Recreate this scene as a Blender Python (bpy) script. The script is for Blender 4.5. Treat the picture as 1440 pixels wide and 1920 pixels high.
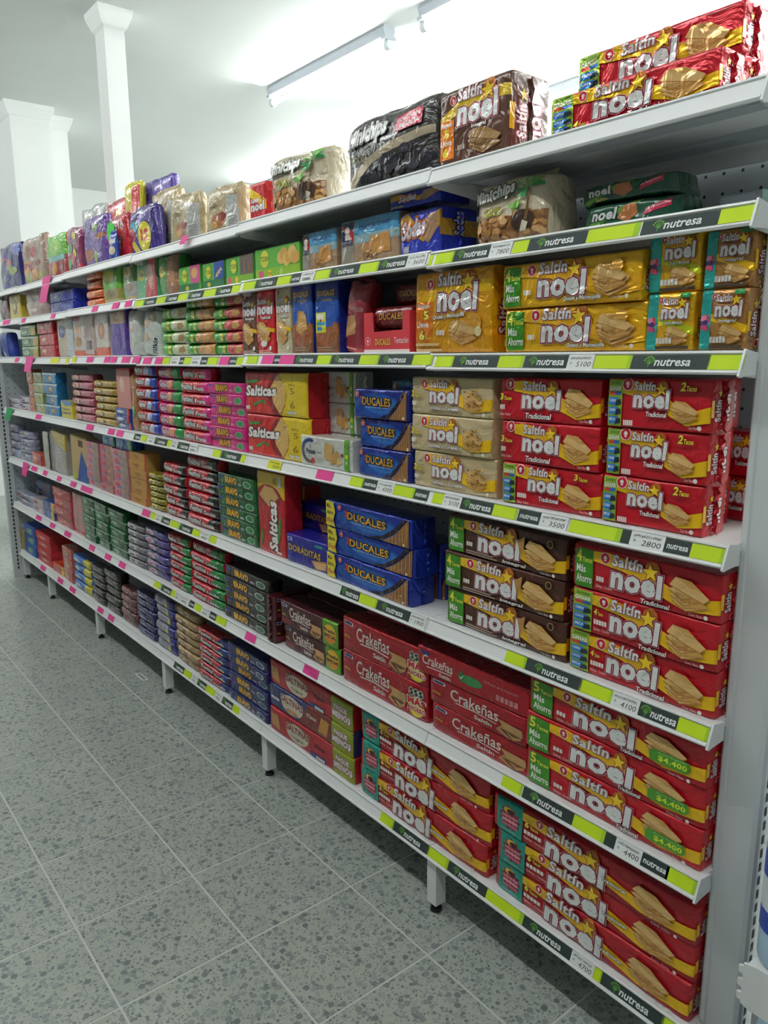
import bpy, bmesh, math, random
from mathutils import Vector, Matrix
from mathutils.geometry import tessellate_polygon

for o in list(bpy.data.objects): bpy.data.objects.remove(o)
scene = bpy.context.scene
COL = scene.collection

# ------------------------------------------------------------------ camera
CAM = (0.46764, -1.21734, 1.49454); YAW, PITCH, ROLL = .8988, -.2006, -.0066
_f = Vector((-math.sin(YAW)*math.cos(PITCH), math.cos(YAW)*math.cos(PITCH), math.sin(PITCH)))
_r = Vector((math.cos(YAW), math.sin(YAW), 0)); _u = _r.cross(_f)
_r2 = math.cos(ROLL)*_r + math.sin(ROLL)*_u; _u2 = -math.sin(ROLL)*_r + math.cos(ROLL)*_u
cam = bpy.data.cameras.new('camera'); camo = bpy.data.objects.new('camera', cam); COL.objects.link(camo)
cam.sensor_fit = 'HORIZONTAL'; cam.sensor_width = 36; cam.lens = 36.0; cam.clip_start = .02
m = Matrix((_r2, _u2, -_f)).transposed().to_4x4(); m.translation = CAM; camo.matrix_world = m
scene.camera = camo

# ------------------------------------------------------------------ world, exposure
w = bpy.data.worlds.new('world'); scene.world = w; w.use_nodes = True
w.node_tree.nodes['Background'].inputs[0].default_value = (.8, .9, 1, 1)
w.node_tree.nodes['Background'].inputs[1].default_value = .3
scene.view_settings.view_transform = 'Standard'; scene.view_settings.look = 'None'
scene.view_settings.exposure = 0.0; scene.view_settings.gamma = 1; scene.view_settings.use_curve_mapping = False
TUBE_POWER = (94.0, 120.0, 240.0)      # tube emission: aisle row, brighter row behind the shelving, added row that whitens the back wall
TUBE_COL = (.98, 1.0, .985)
LAMP_ROWS = [(-1.35, [-7.6, -6.05, -4.5, -2.95, -1.4, .15, 1.7]), (1.77, [-3.85, -2.28, -.71, .86, 2.43]), (3.3, [-6.6, -5.0, -3.4, -1.8, -.2, 1.4])]  # last row is added, only to brighten the back wall and ceiling
H_CEIL = 3.3

# ------------------------------------------------------------------ helpers
def lin(c):
    if isinstance(c, str):
        c = tuple(int(c[i:i+2], 16)/255 for i in (0, 2, 4))
    return tuple(x/12.92 if x <= .04045 else ((x+.055)/1.055)**2.4 for x in c)
_M = {}
def nodes(name):
    m = bpy.data.materials.new(name); m.use_nodes = True
    nt = m.node_tree; return m, nt, nt.nodes['Principled BSDF'], nt.nodes, nt.links
def mat(hexc, kind='foil'):
    key = (hexc, kind)
    if key in _M: return _M[key]
    m, nt, b, N, L = nodes(kind+'_'+hexc)
    c = lin(hexc)
    b.inputs['Base Color'].default_value = (*c, 1)
    rough, metal, bump, scale, coat = {'foil': (.32, .15, .5, 22, .3), 'shiny': (.22, .35, .75, 20, .4), 'film': (.22, .05, .8, 18, .4),
        'card': (.55, 0, .03, 60, 0), 'paper': (.7, 0, .02, 80, 0), 'metal': (.42, 0, .03, 140, .1), 'plastic': (.4, 0, 0, 10, .1), 'dark': (.6, 0, 0, 10, 0)}[kind]
    b.inputs['Roughness'].default_value = rough; b.inputs['Metallic'].default_value = metal
    b.inputs['Coat Weight'].default_value = coat; b.inputs['Coat Roughness'].default_value = .12
    if bump:
        tc = N.new('ShaderNodeTexCoord'); no = N.new('ShaderNodeTexNoise'); bp = N.new('ShaderNodeBump')
        no.inputs['Scale'].default_value = scale; no.inputs['Detail'].default_value = 2.5; no.inputs['Distortion'].default_value = 1.6
        bp.inputs['Strength'].default_value = bump; bp.inputs['Distance'].default_value = .012
        L.new(tc.outputs['Object'], no.inputs['Vector']); L.new(no.outputs['Fac'], bp.inputs['Height']); L.new(bp.outputs['Normal'], b.inputs['Normal'])
    _M[key] = m
    return m
def new_obj(name, me, parent=None, loc=(0, 0, 0), rot=(0, 0, 0)):
    o = bpy.data.objects.new(name, me); COL.objects.link(o)
    o.location = loc; o.rotation_euler = rot
    if parent: o.parent = parent
    return o
ALL_LABELS = {}
def tag(o, label, cat, group=None, kind=None):
    o['label'] = label; o['category'] = cat
    if group: o['group'] = group
    if kind: o['kind'] = kind
    return o
def struct(o): o['kind'] = 'structure'; return o
class MB:
    def __init__(s): s.v = []; s.f = []; s.m = []; s.mats = []
    def mi(s, m):
        if m not in s.mats: s.mats.append(m)
        return s.mats.index(m)
    def add(s, vs, fs, m):
        o = len(s.v); s.v += [tuple(v) for v in vs]; k = s.mi(m)
        for f in fs: s.f.append(tuple(i+o for i in f)); s.m.append(k)
    def box(s, x0, y0, z0, x1, y1, z1, m, M=None):
        vs = [(x, y, z) for x in (x0, x1) for y in (y0, y1) for z in (z0, z1)]
        if M is not None: vs = [M @ Vector(v) for v in vs]
        s.add(vs, [(0, 1, 3, 2), (4, 6, 7, 5), (0, 4, 5, 1), (2, 3, 7, 6), (0, 2, 6, 4), (1, 5, 7, 3)], m)
    def cyl(s, c, r, h, m, n=16, axis='z', r2=None):
        r2 = r if r2 is None else r2; vs = []
        for k, rr in ((0, r), (1, r2)):
            for i in range(n):
                a = 2*math.pi*i/n; p = (rr*math.cos(a), rr*math.sin(a), k*h)
                if axis == 'x': p = (p[2], p[0], p[1])
                if axis == 'y': p = (p[0], p[2], p[1])
                vs.append((c[0]+p[0], c[1]+p[1], c[2]+p[2]))
        fs = [(i, (i+1) % n, n+(i+1) % n, n+i) for i in range(n)] + [tuple(range(n-1, -1, -1)), tuple(range(n, 2*n))]
        s.add(vs, fs, m)
    def prism(s, prof, x0, x1, m):                     # profile in (y,z) extruded along x
        n = len(prof); vs = [(x0, y, z) for y, z in prof]+[(x1, y, z) for y, z in prof]
        s.add(vs, [(i, (i+1) % n, n+(i+1) % n, n+i) for i in range(n)]+[tuple(range(n-1, -1, -1)), tuple(range(n, 2*n))], m)
    def lathe(s, prof, c, m, n=20):
        vs = []; fs = []
        for r, z in prof:
            for i in range(n):
                a = 2*math.pi*i/n; vs.append((c[0]+r*math.cos(a), c[1]+r*math.sin(a), c[2]+z))
        for k in range(len(prof)-1):
            for i in range(n): fs.append((k*n+i, k*n+(i+1) % n, (k+1)*n+(i+1) % n, (k+1)*n+i))
        s.add(vs, fs, m)
    def mesh(s, name, smooth=False, fix=True):
        me = bpy.data.meshes.new(name); me.from_pydata(s.v, [], s.f)
        for m in s.mats: me.materials.append(m)
        me.polygons.foreach_set('material_index', s.m)
        if fix:
            bm = bmesh.new(); bm.from_mesh(me); bmesh.ops.recalc_face_normals(bm, faces=bm.faces[:]); bm.to_mesh(me); bm.free()
        if smooth: me.polygons.foreach_set('use_smooth', [True]*len(me.polygons))
        me.update(); return me

# ------------------------------------------------------------------ printed artwork
_fc = bpy.data.curves.new('font_source', 'FONT'); _fo = bpy.data.objects.new('font_source', _fc)
_TX = {}
def text_tris(s, bold, shear, sp=1.0):
    k = (s, bold, shear, sp)
    if k in _TX: return _TX[k]
    _fc.body = s; _fc.offset = bold; _fc.shear = shear; _fc.resolution_u = 2; _fc.space_character = sp; _fc.fill_mode = 'BOTH'
    COL.objects.link(_fo); bpy.context.view_layer.update()
    dg = bpy.context.evaluated_depsgraph_get(); ev = _fo.evaluated_get(dg); me = ev.to_mesh()
    me.calc_loop_triangles()
    vs = [(v.co.x, v.co.y) for v in me.vertices]
    tr = [[vs[i] for i in t.vertices] for t in me.loop_triangles]
    ev.to_mesh_clear(); COL.objects.unlink(_fo)
    _TX[k] = tr
    return tr
class Art:
    """Flat print on the front of a pack; all coordinates 0..1 across and up."""
    def __init__(s, w, h, kind='foil'): s.w = w; s.h = h; s.kind = kind; s.lay = []; s.side = []
    def tris(s, tr, c): s.lay.append((tr, mat(c, s.kind)))
    def poly(s, p, c):
        t = tessellate_polygon([[Vector((x, y, 0)) for x, y in p]])
        s.tris([[p[i] for i in f] for f in t], c)
    def rect(s, x0, y0, x1, y1, c): s.poly([(x0, y0), (x1, y0), (x1, y1), (x0, y1)], c)
    def ell(s, cx, cy, rx, ry, c, n=18): s.poly([(cx+rx*math.cos(2*math.pi*i/n), cy+ry*math.sin(2*math.pi*i/n)) for i in range(n)], c)
    def disc(s, cx, cy, r, c, n=16): s.ell(cx, cy, r*s.h/s.w, r, c, n)            # r in pack heights
    def star(s, cx, cy, r, c, rot=.1):
        p = []
        for i in range(10):
            a = math.pi/2+rot+math.pi*i/5; q = r*(1 if i % 2 == 0 else .42)
            p.append((cx+q*math.cos(a)*s.h/s.w, cy+q*math.sin(a)))
        s.poly(p, c)
    def text(s, t, x0, y0, x1, y1, c, bold=.02, shear=0, out=None, vert=False, slope=0):
        sp = 1.07 if bold >= .03 else 1.0; base = text_tris(t, bold, shear, sp)
        xs = [p[0] for q in base for p in q]; ys = [p[1] for q in base for p in q]
        ax, bx, ay, by = min(xs), max(xs), min(ys), max(ys)
        def fit(tr):
            r = []
            for q in tr:
                z = []
                for p in q:
                    u, v = (p[0]-ax)/(bx-ax), (p[1]-ay)/(by-ay)
                    if vert: u, v = 1-v, u
                    X = x0+u*(x1-x0); z.append((X, y0+v*(y1-y0)+slope*(X-x0)))
                r.append(z)
            return r
        if out:
            for oc, th in out: s.tris(fit(text_tris(t, bold+th, shear, sp)), oc)
        s.tris(fit(base), c)
    def crackers(s, x0, y0, x1, y1, n=5, c=('E0B878', 'CF9F58', 'B9803C')):
        W, Hh = x1-x0, y1-y0
        J = (0, .05, -.03, .04, -.02, .03)
        for i in range(n):
            t = i/max(1, n-1); ox = x0+W*(.06-.02*i+J[i]*.6); oy = y0+Hh*.34*t
            p = [(ox, oy+Hh*(.26+J[i])), (ox+W*(.36-J[i]), oy), (ox+W*(.84+J[i]), oy+Hh*(.20-J[i])), (ox+W*.50, oy+Hh*.50)]
            s.poly([(a, b-Hh*.035) for a, b in p], c[2]); s.poly(p, c[0] if i % 2 == 0 else c[1])
        top = [(x0, y0+Hh*.72), (x0+W*.14, y0+Hh*.99), (x0+W*.52, y0+Hh*.94), (x0+W*.97, y0+Hh*.52), (x0+W*.84, y0+Hh*.36), (x0+W*.48, y0+Hh*.50)]
        s.poly([(a+W*.01, b-Hh*.04) for a, b in top], c[2]); s.poly(top, c[0])
        s.poly([(x0+W*.14, y0+Hh*.98), (x0+W*.52, y0+Hh*.93), (x0+W*.80, y0+Hh*.68), (x0+W*.50, y0+Hh*.74)], c[1])
        for i in range(4): s.poly([(x0+W*.16, y0+Hh*(.34+.055*i)), (x0+W*.55, y0+Hh*(.24+.06*i)), (x0+W*.56, y0+Hh*(.255+.06*i)), (x0+W*.17, y0+Hh*(.36+.055*i))], c[2])
    def bars(s, x, y, n, sx=.022, sy=.09, c='E9E6E0'):
        for i in range(n): s.rect(x+i*sx*1.25, y, x+i*sx*1.25+sx, y+sy, c)
    def lines(s, x0, y0, x1, y1, n, c):
        for i in range(n):
            y = y0+(y1-y0)*i/max(1, n); s.rect(x0, y, x1-(x1-x0)*.12*(i % 2), y+(y1-y0)/n*.45, c)
def clip_axis(P, ax, v, keep_low):
    out = []; n = len(P)
    for i in range(n):
        a, b = P[i], P[(i+1) % n]
        ia = a[ax] <= v if keep_low else a[ax] >= v; ib = b[ax] <= v if keep_low else b[ax] >= v
        if ia: out.append(a)
        if ia != ib:
            t = (v-a[ax])/(b[ax]-a[ax]); out.append((a[0]+t*(b[0]-a[0]), a[1]+t*(b[1]-a[1])))
    return out
def cells(P, gx, gz):
    xs = [p[0] for p in P]; lo, hi = min(xs), max(xs)
    if hi <= gx[0] or lo >= gx[-1]: return
    for i in range(len(gx)-1):
        if gx[i+1] <= lo or gx[i] >= hi: continue
        Q = P
        if lo < gx[i]: Q = clip_axis(Q, 0, gx[i], False)
        if hi > gx[i+1] and len(Q) > 2: Q = clip_axis(Q, 0, gx[i+1], True)
        if len(Q) < 3: continue
        ys = [p[1] for p in Q]; l2, h2 = min(ys), max(ys)
        for j in range(len(gz)-1):
            if gz[j+1] <= l2 or gz[j] >= h2: continue
            R = Q
            if l2 < gz[j]: R = clip_axis(R, 1, gz[j], False)
            if h2 > gz[j+1] and len(R) > 2: R = clip_axis(R, 1, gz[j+1], True)
            if len(R) > 2: yield R
def symm(a): return [-x for x in reversed(a)]+[0]+list(a)
FORMS = {  # exponent across, exponent up, thickness noise, grid lines
    'block': (22, 16, .0014, symm([.15, .3, .45, .6, .75, .87, .94, .975, .992, .998, 1]), symm([.2, .4, .6, .75, .87, .94, .975, .992, .998, 1])),
    'roll': (6, 3.0, .0012, symm([.25, .5, .7, .82, .9, .95, .985, 1]), symm([.22, .42, .6, .75, .87, .95, .985, 1])),
    'box': (40, 40, .0002, symm([.5, .9, .985, .997, 1]), symm([.5, .9, .985, .997, 1])),
    'bag': (5, 5, .0036, symm([.14, .28, .42, .56, .7, .82, .91, .97, 1]), symm([.14, .28, .42, .56, .7, .82, .91, .97, 1]))}
DESIGNS = {}
def design(base, kind='foil', side=None):
    def deco(fn): DESIGNS[fn.__name__] = (fn, base, kind, side); return fn
    return deco
_PK = {}
def pack_mesh(key, w, h, d, form, seed=0):
    ck = (key, round(w, 3), round(h, 3), round(d, 3), form, seed)
    if ck in _PK: return _PK[ck]
    fn, base, kind, side = DESIGNS[key]
    nx, nz, amp, gx, gz = FORMS[form]
    rnd = random.Random(hash((len(key), ord(key[0]), round(w*1000), seed)))
    ph = [rnd.uniform(0, 6.28) for _ in range(8)]; fr = [rnd.uniform(12, 38) for _ in range(8)]
    def F(tx, tz):
        g = max(0, 1-abs(tx)**nx)**(1/nx)*max(0, 1-abs(tz)**nz)**(1/nz)
        x, z = tx*w/2, tz*h/2
        nse = sum(math.sin(fr[i]*(x*math.cos(ph[i])+z*math.sin(ph[i]))*(1+.22*i)+ph[7-i]) for i in range(6))/3
        return (d/2*g + amp*nse*min(1, g*1.4))
    mb = MB(); bm_ = mat(base, kind)
    X = [t*w/2 for t in gx]; Z = [h/2+t*h/2 for t in gz]
    def skew(x, z):                                    # bags: narrower and slightly uneven along the top
        if form == 'bag':
            t = z/h; return x*(1-.05*t*t)+.012*w*math.sin(5*t+ph[0]), z*(1+.018*math.sin(9*x/w+ph[1])*t)
        return x, z
    nX, nZ = len(X), len(Z)
    for s in (-1, 1):
        vs = []
        for i in range(nX):
            for j in range(nZ):
                px, pz = skew(X[i], Z[j]); vs.append((px, s*F(gx[i], gz[j]), pz))
        mb.add(vs, [(i*nZ+j, (i+1)*nZ+j, (i+1)*nZ+j+1, i*nZ+j+1) for i in range(nX-1) for j in range(nZ-1)], bm_)
    art = Art(w, h, kind); fn(art)
    GX = X[1:-1] if form != 'box' else X[1:-1]; GZ = Z[1:-1]
    def Fp(x, z):
        # bilinear on the body grid so print hugs the facets
        tx, tz = x/(w/2), (z-h/2)/(h/2)
        return F(max(-1, min(1, tx)), max(-1, min(1, tz)))
    cache = {}
    for li, (tr, mm) in enumerate(art.lay):
        off = .0007+.00009*li; vs = []; fs = []
        for t in tr:
            P = [((p[0]-.5)*w, p[1]*h) for p in t]
            for R in cells(P, GX, GZ):
                b = len(vs)
                for x, z in R:
                    k = (round(x, 5), round(z, 5))
                    y = cache.get(k)
                    if y is None:
                        i = 0
                        while i < nX-2 and X[i+1] < x: i += 1
                        j = 0
                        while j < nZ-2 and Z[j+1] < z: j += 1
                        a = (x-X[i])/(X[i+1]-X[i]); c = (z-Z[j])/(Z[j+1]-Z[j])
                        y = (F(gx[i], gz[j])*(1-a)*(1-c)+F(gx[i+1], gz[j])*a*(1-c)+F(gx[i], gz[j+1])*(1-a)*c+F(gx[i+1], gz[j+1])*a*c)
                        cache[k] = y
                    px, pz = skew(x, z); vs.append((px, -y-off, pz))
                fs.append(tuple(range(b, len(vs))))
        if fs: mb.add(vs, fs, mm)
    if side and form == 'block':                       # print on the end face
        sa = Art(d, h, kind); side(sa)
        for li, (tr, mm) in enumerate(sa.lay):
            vs = []; fs = []
            for t in tr:
                b = len(vs); vs += [(w/2+.0006+.00009*li, (p[0]-.5)*d, p[1]*h) for p in t]; fs.append(tuple(range(b, b+3)))
            mb.add(vs, fs, mm)
    me = mb.mesh(key, smooth=False, fix=False)
    bm = bmesh.new(); bm.from_mesh(me)
    bmesh.ops.remove_doubles(bm, verts=[v for v in bm.verts if v.index < 2*nX*nZ], dist=.00002)
    bmesh.ops.recalc_face_normals(bm, faces=bm.faces[:])
    for f in bm.faces: f.smooth = form != 'box'
    bm.to_mesh(me); bm.free()
    _PK[ck] = me
    return me
_SL = {}
def seal_mesh(base, kind, h, d, form):
    ck = (base, kind, round(h, 3), form)
    if ck in _SL: return _SL[ck]
    mb = MB(); n = 12; L = .011 if form == 'block' else .013; hh = h*(.82 if form == 'block' else .9)
    vs = []
    for i in range(3):
        for j in range(n+1):
            t = j/n; z = h/2+(t-.5)*hh*(1+.12*i)*(1-.1*(i == 2)*abs(math.sin(7*t)))
            vs.append((i*L/2, .0035*math.sin(j*1.9+i)*i*.6+.0012*(-1)**j*(i > 0), z))
    fs = [(i*(n+1)+j, (i+1)*(n+1)+j, (i+1)*(n+1)+j+1, i*(n+1)+j+1) for i in range(2) for j in range(n)]
    m2 = mat(base, kind)
    mb.add(vs, fs, m2); mb.add([(x, y+.0009, z) for x, y, z in vs], [tuple(reversed(f)) for f in fs], m2)
    _SL[ck] = mb.mesh('end_seal', fix=False); return _SL[ck]
def top_seal_mesh(base, kind, w):
    mb = MB(); n = 14; vs = []
    for i in range(3):
        for j in range(n+1):
            t = j/n; vs.append(((t-.5)*w*.9, .002*math.sin(j*1.7+i)+.0008*(-1)**i, i*.007+.002*math.sin(6*t)))
    fs = [(i*(n+1)+j, i*(n+1)+j+1, (i+1)*(n+1)+j+1, (i+1)*(n+1)+j) for i in range(2) for j in range(n)]
    m2 = mat(base, kind); mb.add(vs, fs, m2); mb.add([(x, y+.0012, z) for x, y, z in vs], [tuple(reversed(f)) for f in fs], m2)
    return mb.mesh('top_seal', fix=False)
# ------------------------------------------------------------------ pack designs
RED, YEL, MAG, TEAL, GRN = 'BC1122', 'F0BE12', '8E0A38', '139080', '3E8C1E'
def cracker_logo(a, x0, y0, x1, y1, glow='B86A22'):
    """white two-line word mark with star"""
    W, Hh = x1-x0, y1-y0
    a.disc(x0+W*.80, y0+Hh*.80, Hh*.24, glow)
    a.text('noel', x0, y0, x1, y0+Hh*.70, 'E8EAE8', .045, .06, out=[('D8B8B8', .05), (MAG, .038)])
    a.text('Saltín', x0+W*.02, y0+Hh*.66, x0+W*.62, y0+Hh*1.0, 'E8EAE8', .03, .12, out=[('D8B8B8', .042), (MAG, .032)])
    a.text('noel', x0, y0, x1, y0+Hh*.70, 'E8EAE8', .045, .06)
    a.star(x0+W*.77, y0+Hh*.72, Hh*.32, MAG); a.star(x0+W*.77, y0+Hh*.72, Hh*.27, 'F6D22B')
def emblem(a, cx, cy, r):
    a.disc(cx, cy, r, 'F3E9E4'); a.disc(cx, cy, r*.88, 'C8102E'); a.disc(cx, cy+r*.1, r*.34, 'F3E9E4'); a.rect(cx-r*.2*a.h/a.w, cy-r*.5, cx+r*.2*a.h/a.w, cy-r*.25, 'F3E9E4')
def side_logo(a):
    a.text('Saltín', .18, .22, .42, .62, 'F4F2EE', .03, out=[(MAG, .08)], vert=True)
    a.text('noel', .45, .22, .78, .72, 'F4F2EE', .04, out=[(MAG, .09)], vert=True)
    a.star(.34, .74, .09, 'F6D22B'); a.disc(.45, .11, .07, 'F3E9E4'); a.disc(.45, .11, .055, 'C8102E'); a.rect(0, .3, .12, .62, YEL)
def band(a, x0, xm, x1, c=YEL, top=.92, lo=.12):
    a.poly([(x0, top), (x0, top-.22), (x0+(xm-x0)*.45, top-.30), (xm, .38), (xm, .58), (x0+(xm-x0)*.6, top-.05), (x0+(xm-x0)*.25, top+.03)], c)
    a.poly([(xm, .62), (xm, .30), (xm+(x1-xm)*.45, lo), (x1, lo+.08), (x1, lo+.38), (xm+(x1-xm)*.5, lo+.25)], c)
def panel_green(a, n, x0=.025, x1=.165):
    W = x1-x0
    a.poly([(x0, .10), (x0+W*.1, .03), (x1, .05), (x1, .92), (x0+W*.2, .94), (x0, .86)], GRN)
    a.text(n, x0+W*.08, .62, x0+W*.36, .90, 'F2E24A', .03); a.text('Tacos', x0+W*.40, .63, x0+W*.95, .74, 'F2E24A', .02)
    a.text('Más', x0+W*.10, .38, x0+W*.60, .56, 'F4F2EE', .02); a.text('Ahorro', x0+W*.10, .15, x0+W*.95, .34, 'F4F2EE', .02)
def panel_prize(a, x0=.02, x1=.165):
    W = x1-x0; a.rect(x0, .03, x1, .97, '8DB02E')
    a.text('Juntos', x0+W*.15, .85, x0+W*.85, .95, '3E6E2A', .02); a.text('GANAR', x0+W*.08, .74, x0+W*.92, .84, 'F4F2EE', .03)
    a.rect(x0+W*.1, .66, x0+W*.5, .73, 'D8402F'); a.rect(x0+W*.5, .66, x0+W*.9, .73, '3563B5')
    for i, t in enumerate(('BECA', 'CASA', 'CARRO')):
        y = .08+.19*i
        a.rect(x0+W*.08, y, x0+W*.75, y+.15, '2A7FD0'); a.poly([(x0+W*.55, y-.02), (x0+W*.97, y+.02), (x0+W*.9, y+.12), (x0+W*.6, y+.10)], '1E2B3C')
        a.text(t, x0+W*.14, y+.06, x0+W*.6, y+.12, 'F4F2EE', .03)
def panel_teal(a, x0=.03, x1=.18):
    W = x1-x0; cx = (x0+x1)/2; a.rect(x0, .0, x1, 1, TEAL)
    rnd = random.Random(4)
    p = []
    for i in range(22):
        t = 2*math.pi*i/22; r = (.30 if i % 2 else .42)*(1+.15*rnd.random()); p.append((cx+r*W*1.0*math.cos(t), .5+r*.82*math.sin(t)))
    a.poly(p, '7A2030'); a.ell(cx-W*.05, .72, W*.18, .10, 'E8B23A'); a.ell(cx+W*.02, .70, W*.14, .08, '4A1420')
    for i in range(3):
        a.poly([(cx+W*(-.30+.075*q), .49-.13*i+.02*(q % 2)) for q in range(9)]+[(cx+W*(.30-.075*q), .60-.13*i-.025*(q % 2)) for q in range(9)], ('D8788C', 'E89AA8', 'C8607A')[i])
    a.lines(x0+W*.15, .08, x1-W*.2, .16, 2, '7CC9BC')
def smallprint(a, x0, y, x1, c='D8B8B0', n=2): a.lines(x0, y, x1, y+.07*n, n, c)
def long_noel(a, promo, name, dots=True, logo=(.30, .20, .655, .95), crk=(.70, .14, .95, .80), tac=None, nm=(.52, .05, .71, .16), bars=(.20, .28, 3), wave=YEL, specks='8E1420', gal=True, em=(.255, .82)):
    if dots:
        rnd = random.Random(7)
        for i in range(22): a.ell(rnd.random(), rnd.random(), .004, .012, specks, 6)
    band(a, .16, logo[2]-.02, 1.0, wave)
    if promo in ('4', '5', '6'): panel_green(a, promo)
    elif promo == 'prize': panel_prize(a)
    elif promo == 'teal': panel_teal(a)
    emblem(a, em[0], em[1], .13)
    cracker_logo(a, *logo)
    a.crackers(*crk)
    a.text(name, *nm, 'F4F2EE', .025, .15, out=[('3A1014', .06)])
    a.bars(bars[0], bars[1], bars[2], .016, .11)
    if gal: a.text('Galletas - Crackers', bars[0], bars[1]-.14, bars[0]+.12, bars[1]-.07, 'E9D5CF', .0)
    if tac: a.text(tac[0], tac[1], tac[2], tac[3], tac[4], 'F4DC3C', .035, .15, out=[('5A3A10', .05)]); a.text('Tacos', tac[3]+.008, tac[2], tac[3]+.07*tac[5], tac[2]+(tac[4]-tac[2])*.6, 'F4DC3C', .03, .15, out=[('5A3A10', .05)])
    a.disc(.93, .10, .045, 'F0EDE6'); a.text('Cont. Neto', .83, .07, .91, .13, 'E9D5CF', 0)
@design(RED, 'shiny', side_logo)
def red4p(a): long_noel(a, 'prize', 'Tradicional', tac=('4', .18, .12, .21, .26, .7), bars=(.19, .02, 0), em=(.23, .82))
@design(RED, 'foil', side_logo)
def red4(a): long_noel(a, '4', 'Tradicional')
@design(RED, 'foil', side_logo)
def red4b(a): long_noel(a, 'prize', 'Tradicional', tac=('4', .19, .50, .215, .64, .6), bars=(.19, .28, 5))
@design('4E2A1E', 'foil', side_logo)
def int4(a):
    long_noel(a, '4', 'Integral', specks='2E1610', gal=False)
    a.disc(.90, .83, .09, 'C9A868'); a.disc(.90, .83, .075, '2A1812'); a.lines(.20, .08, .48, .2, 2, 'C0A898')
    for i in range(5): a.poly([(.665+.006*i, .35), (.64+.012*i, .72+.03*i), (.655+.012*i, .75+.03*i)], 'B98A4A')
def sticker44(a):
    a.poly([(.735, .22), (.735, .46), (.76, .52), (.93, .50), (.935, .30), (.91, .22)], '4E9A2C'); a.text('$4.400', .78, .26, .92, .41, 'E4EE3C', .03); a.text('Precio Sugerido', .78, .43, .915, .48, 'BFE0A8', 0)
@design(RED, 'foil', side_logo)
def red5(a): long_noel(a, '5', 'Tradicional', logo=(.30, .18, .655, .95), crk=(.71, .26, .92, .88), nm=(.58, .08, .70, .19)); sticker44(a)
@design('B01522', 'foil', side_logo)
def six(a): long_noel(a, 'teal', 'Tradicional', logo=(.31, .08, .615, .97), crk=(.74, .16, .93, .84), tac=('6', .20, .58, .222, .76, .75), bars=(.195, .38, 5), nm=(.60, .38, .715, .48), em=(.275, .84), specks='7C1420')
@design(RED, 'foil', side_logo)
def red3(a): long_noel(a, '', 'Tradicional', logo=(.25, .30, .64, .93), crk=(.68, .18, .95, .80), tac=('3', .02, .48, .06, .64, 1.3), bars=(.02, .26, 3), nm=(.30, .08, .56, .21), em=(.12, .86))
@design(RED, 'foil', side_logo)
def red3b(a): long_noel(a, 'prize', 'Tradicional', logo=(.30, .38, .62, .95), crk=(.66, .16, .93, .68), tac=('3', .76, .78, .80, .93, 1.3), bars=(.20, .20, 5), nm=(.42, .18, .62, .29), em=(.22, .86))
@design(RED, 'foil', side_logo)
def red2(a): long_noel(a, 'prize', 'Tradicional', logo=(.28, .42, .64, .94), crk=(.66, .18, .92, .60), tac=('2', .74, .78, .79, .95, 1.4), bars=(.20, .06, 5), nm=(.42, .26, .62, .36), em=(.22, .88), gal=False)
@design('C9B68C', 'foil')
def sem3(a):
    long_noel(a, '', 'Semillas y Cereales', logo=(.25, .32, .62, .93), crk=(.68, .14, .92, .66), tac=('3', .02, .46, .06, .64, 1.3), bars=(.03, .24, 3), nm=(.25, .12, .64, .24), em=(.19, .82), specks='8A7040')
    rnd = random.Random(3)
    for i in range(30): a.ell(.70+.2*rnd.random(), .30+.42*rnd.random(), .012, .03, ('8A5A22', 'D8B060', 'B98A3C')[i % 3], 6)
@design('E6B014', 'shiny', side_logo)
def que4(a):
    long_noel(a, '4', 'Queso y Mantequilla', wave='F0B21A', specks='C98A12', logo=(.30, .20, .655, .97), nm=(.50, .07, .76, .19), gal=False)
    a.disc(.86, .72, .15, 'DFA94A'); a.crackers(.70, .22, .93, .78)
@design('DC9C14', 'shiny', side_logo)
def que56(a):
    a.poly([(0, .62), (.3, .80), (.6, .86), (1, .84), (1, .70), (.62, .72), (.3, .66), (0, .5)], YEL)
    a.rect(.0, .14, .25, .64, 'E07A18')
    a.text('Pague', .05, .55, .21, .62, 'F4F2EE', .02); a.text('5', .13, .42, .20, .53, 'F2E24A', .05, out=[('6A3A10', .05)]); a.text('Lleve', .04, .32, .20, .40, 'F4F2EE', .02); a.text('6', .07, .16, .15, .29, 'F2E24A', .05, out=[('6A3A10', .05)]); a.text('Tacos', .16, .17, .24, .21, 'F2E24A', .02)
    emblem(a, .22, .85, .065); cracker_logo(a, .31, .50, .84, .97)
    a.text('Queso y Mantequilla', .26, .40, .68, .47, 'F4F2EE', .02, .15, out=[('5A3A10', .05)], slope=.05)
    a.disc(.80, .34, .13, 'E0A23C'); a.crackers(.48, .10, .86, .40); a.disc(.86, .25, .06, 'F0DCA0'); a.bars(.32, .22, 3, .03, .06); smallprint(a, .04, .02, .4, 'E8C890')
@design('5A3A2C', 'film', side_logo)
def int56(a):
    a.poly([(0, .66), (.3, .82), (.6, .88), (1, .84), (1, .70), (.62, .74), (.3, .68), (0, .54)], 'D8B52A')
    a.rect(.0, .12, .23, .62, 'E07A18'); a.text('Pague', .03, .52, .2, .60, 'F4F2EE', .02); a.text('5', .08, .40, .16, .51, 'F2E24A', .05); a.text('Lleve', .03, .30, .2, .38, 'F4F2EE', .02); a.text('6', .06, .15, .15, .27, 'F2E24A', .05)
    emblem(a, .22, .85, .06); cracker_logo(a, .28, .50, .86, .97); a.text('Integral', .50, .42, .70, .48, 'F4F2EE', .02)
    a.crackers(.46, .10, .92, .42, c=('A88458', '94703F', '6E4E28')); a.bars(.30, .2, 3, .03, .06, 'B9A898')
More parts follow.
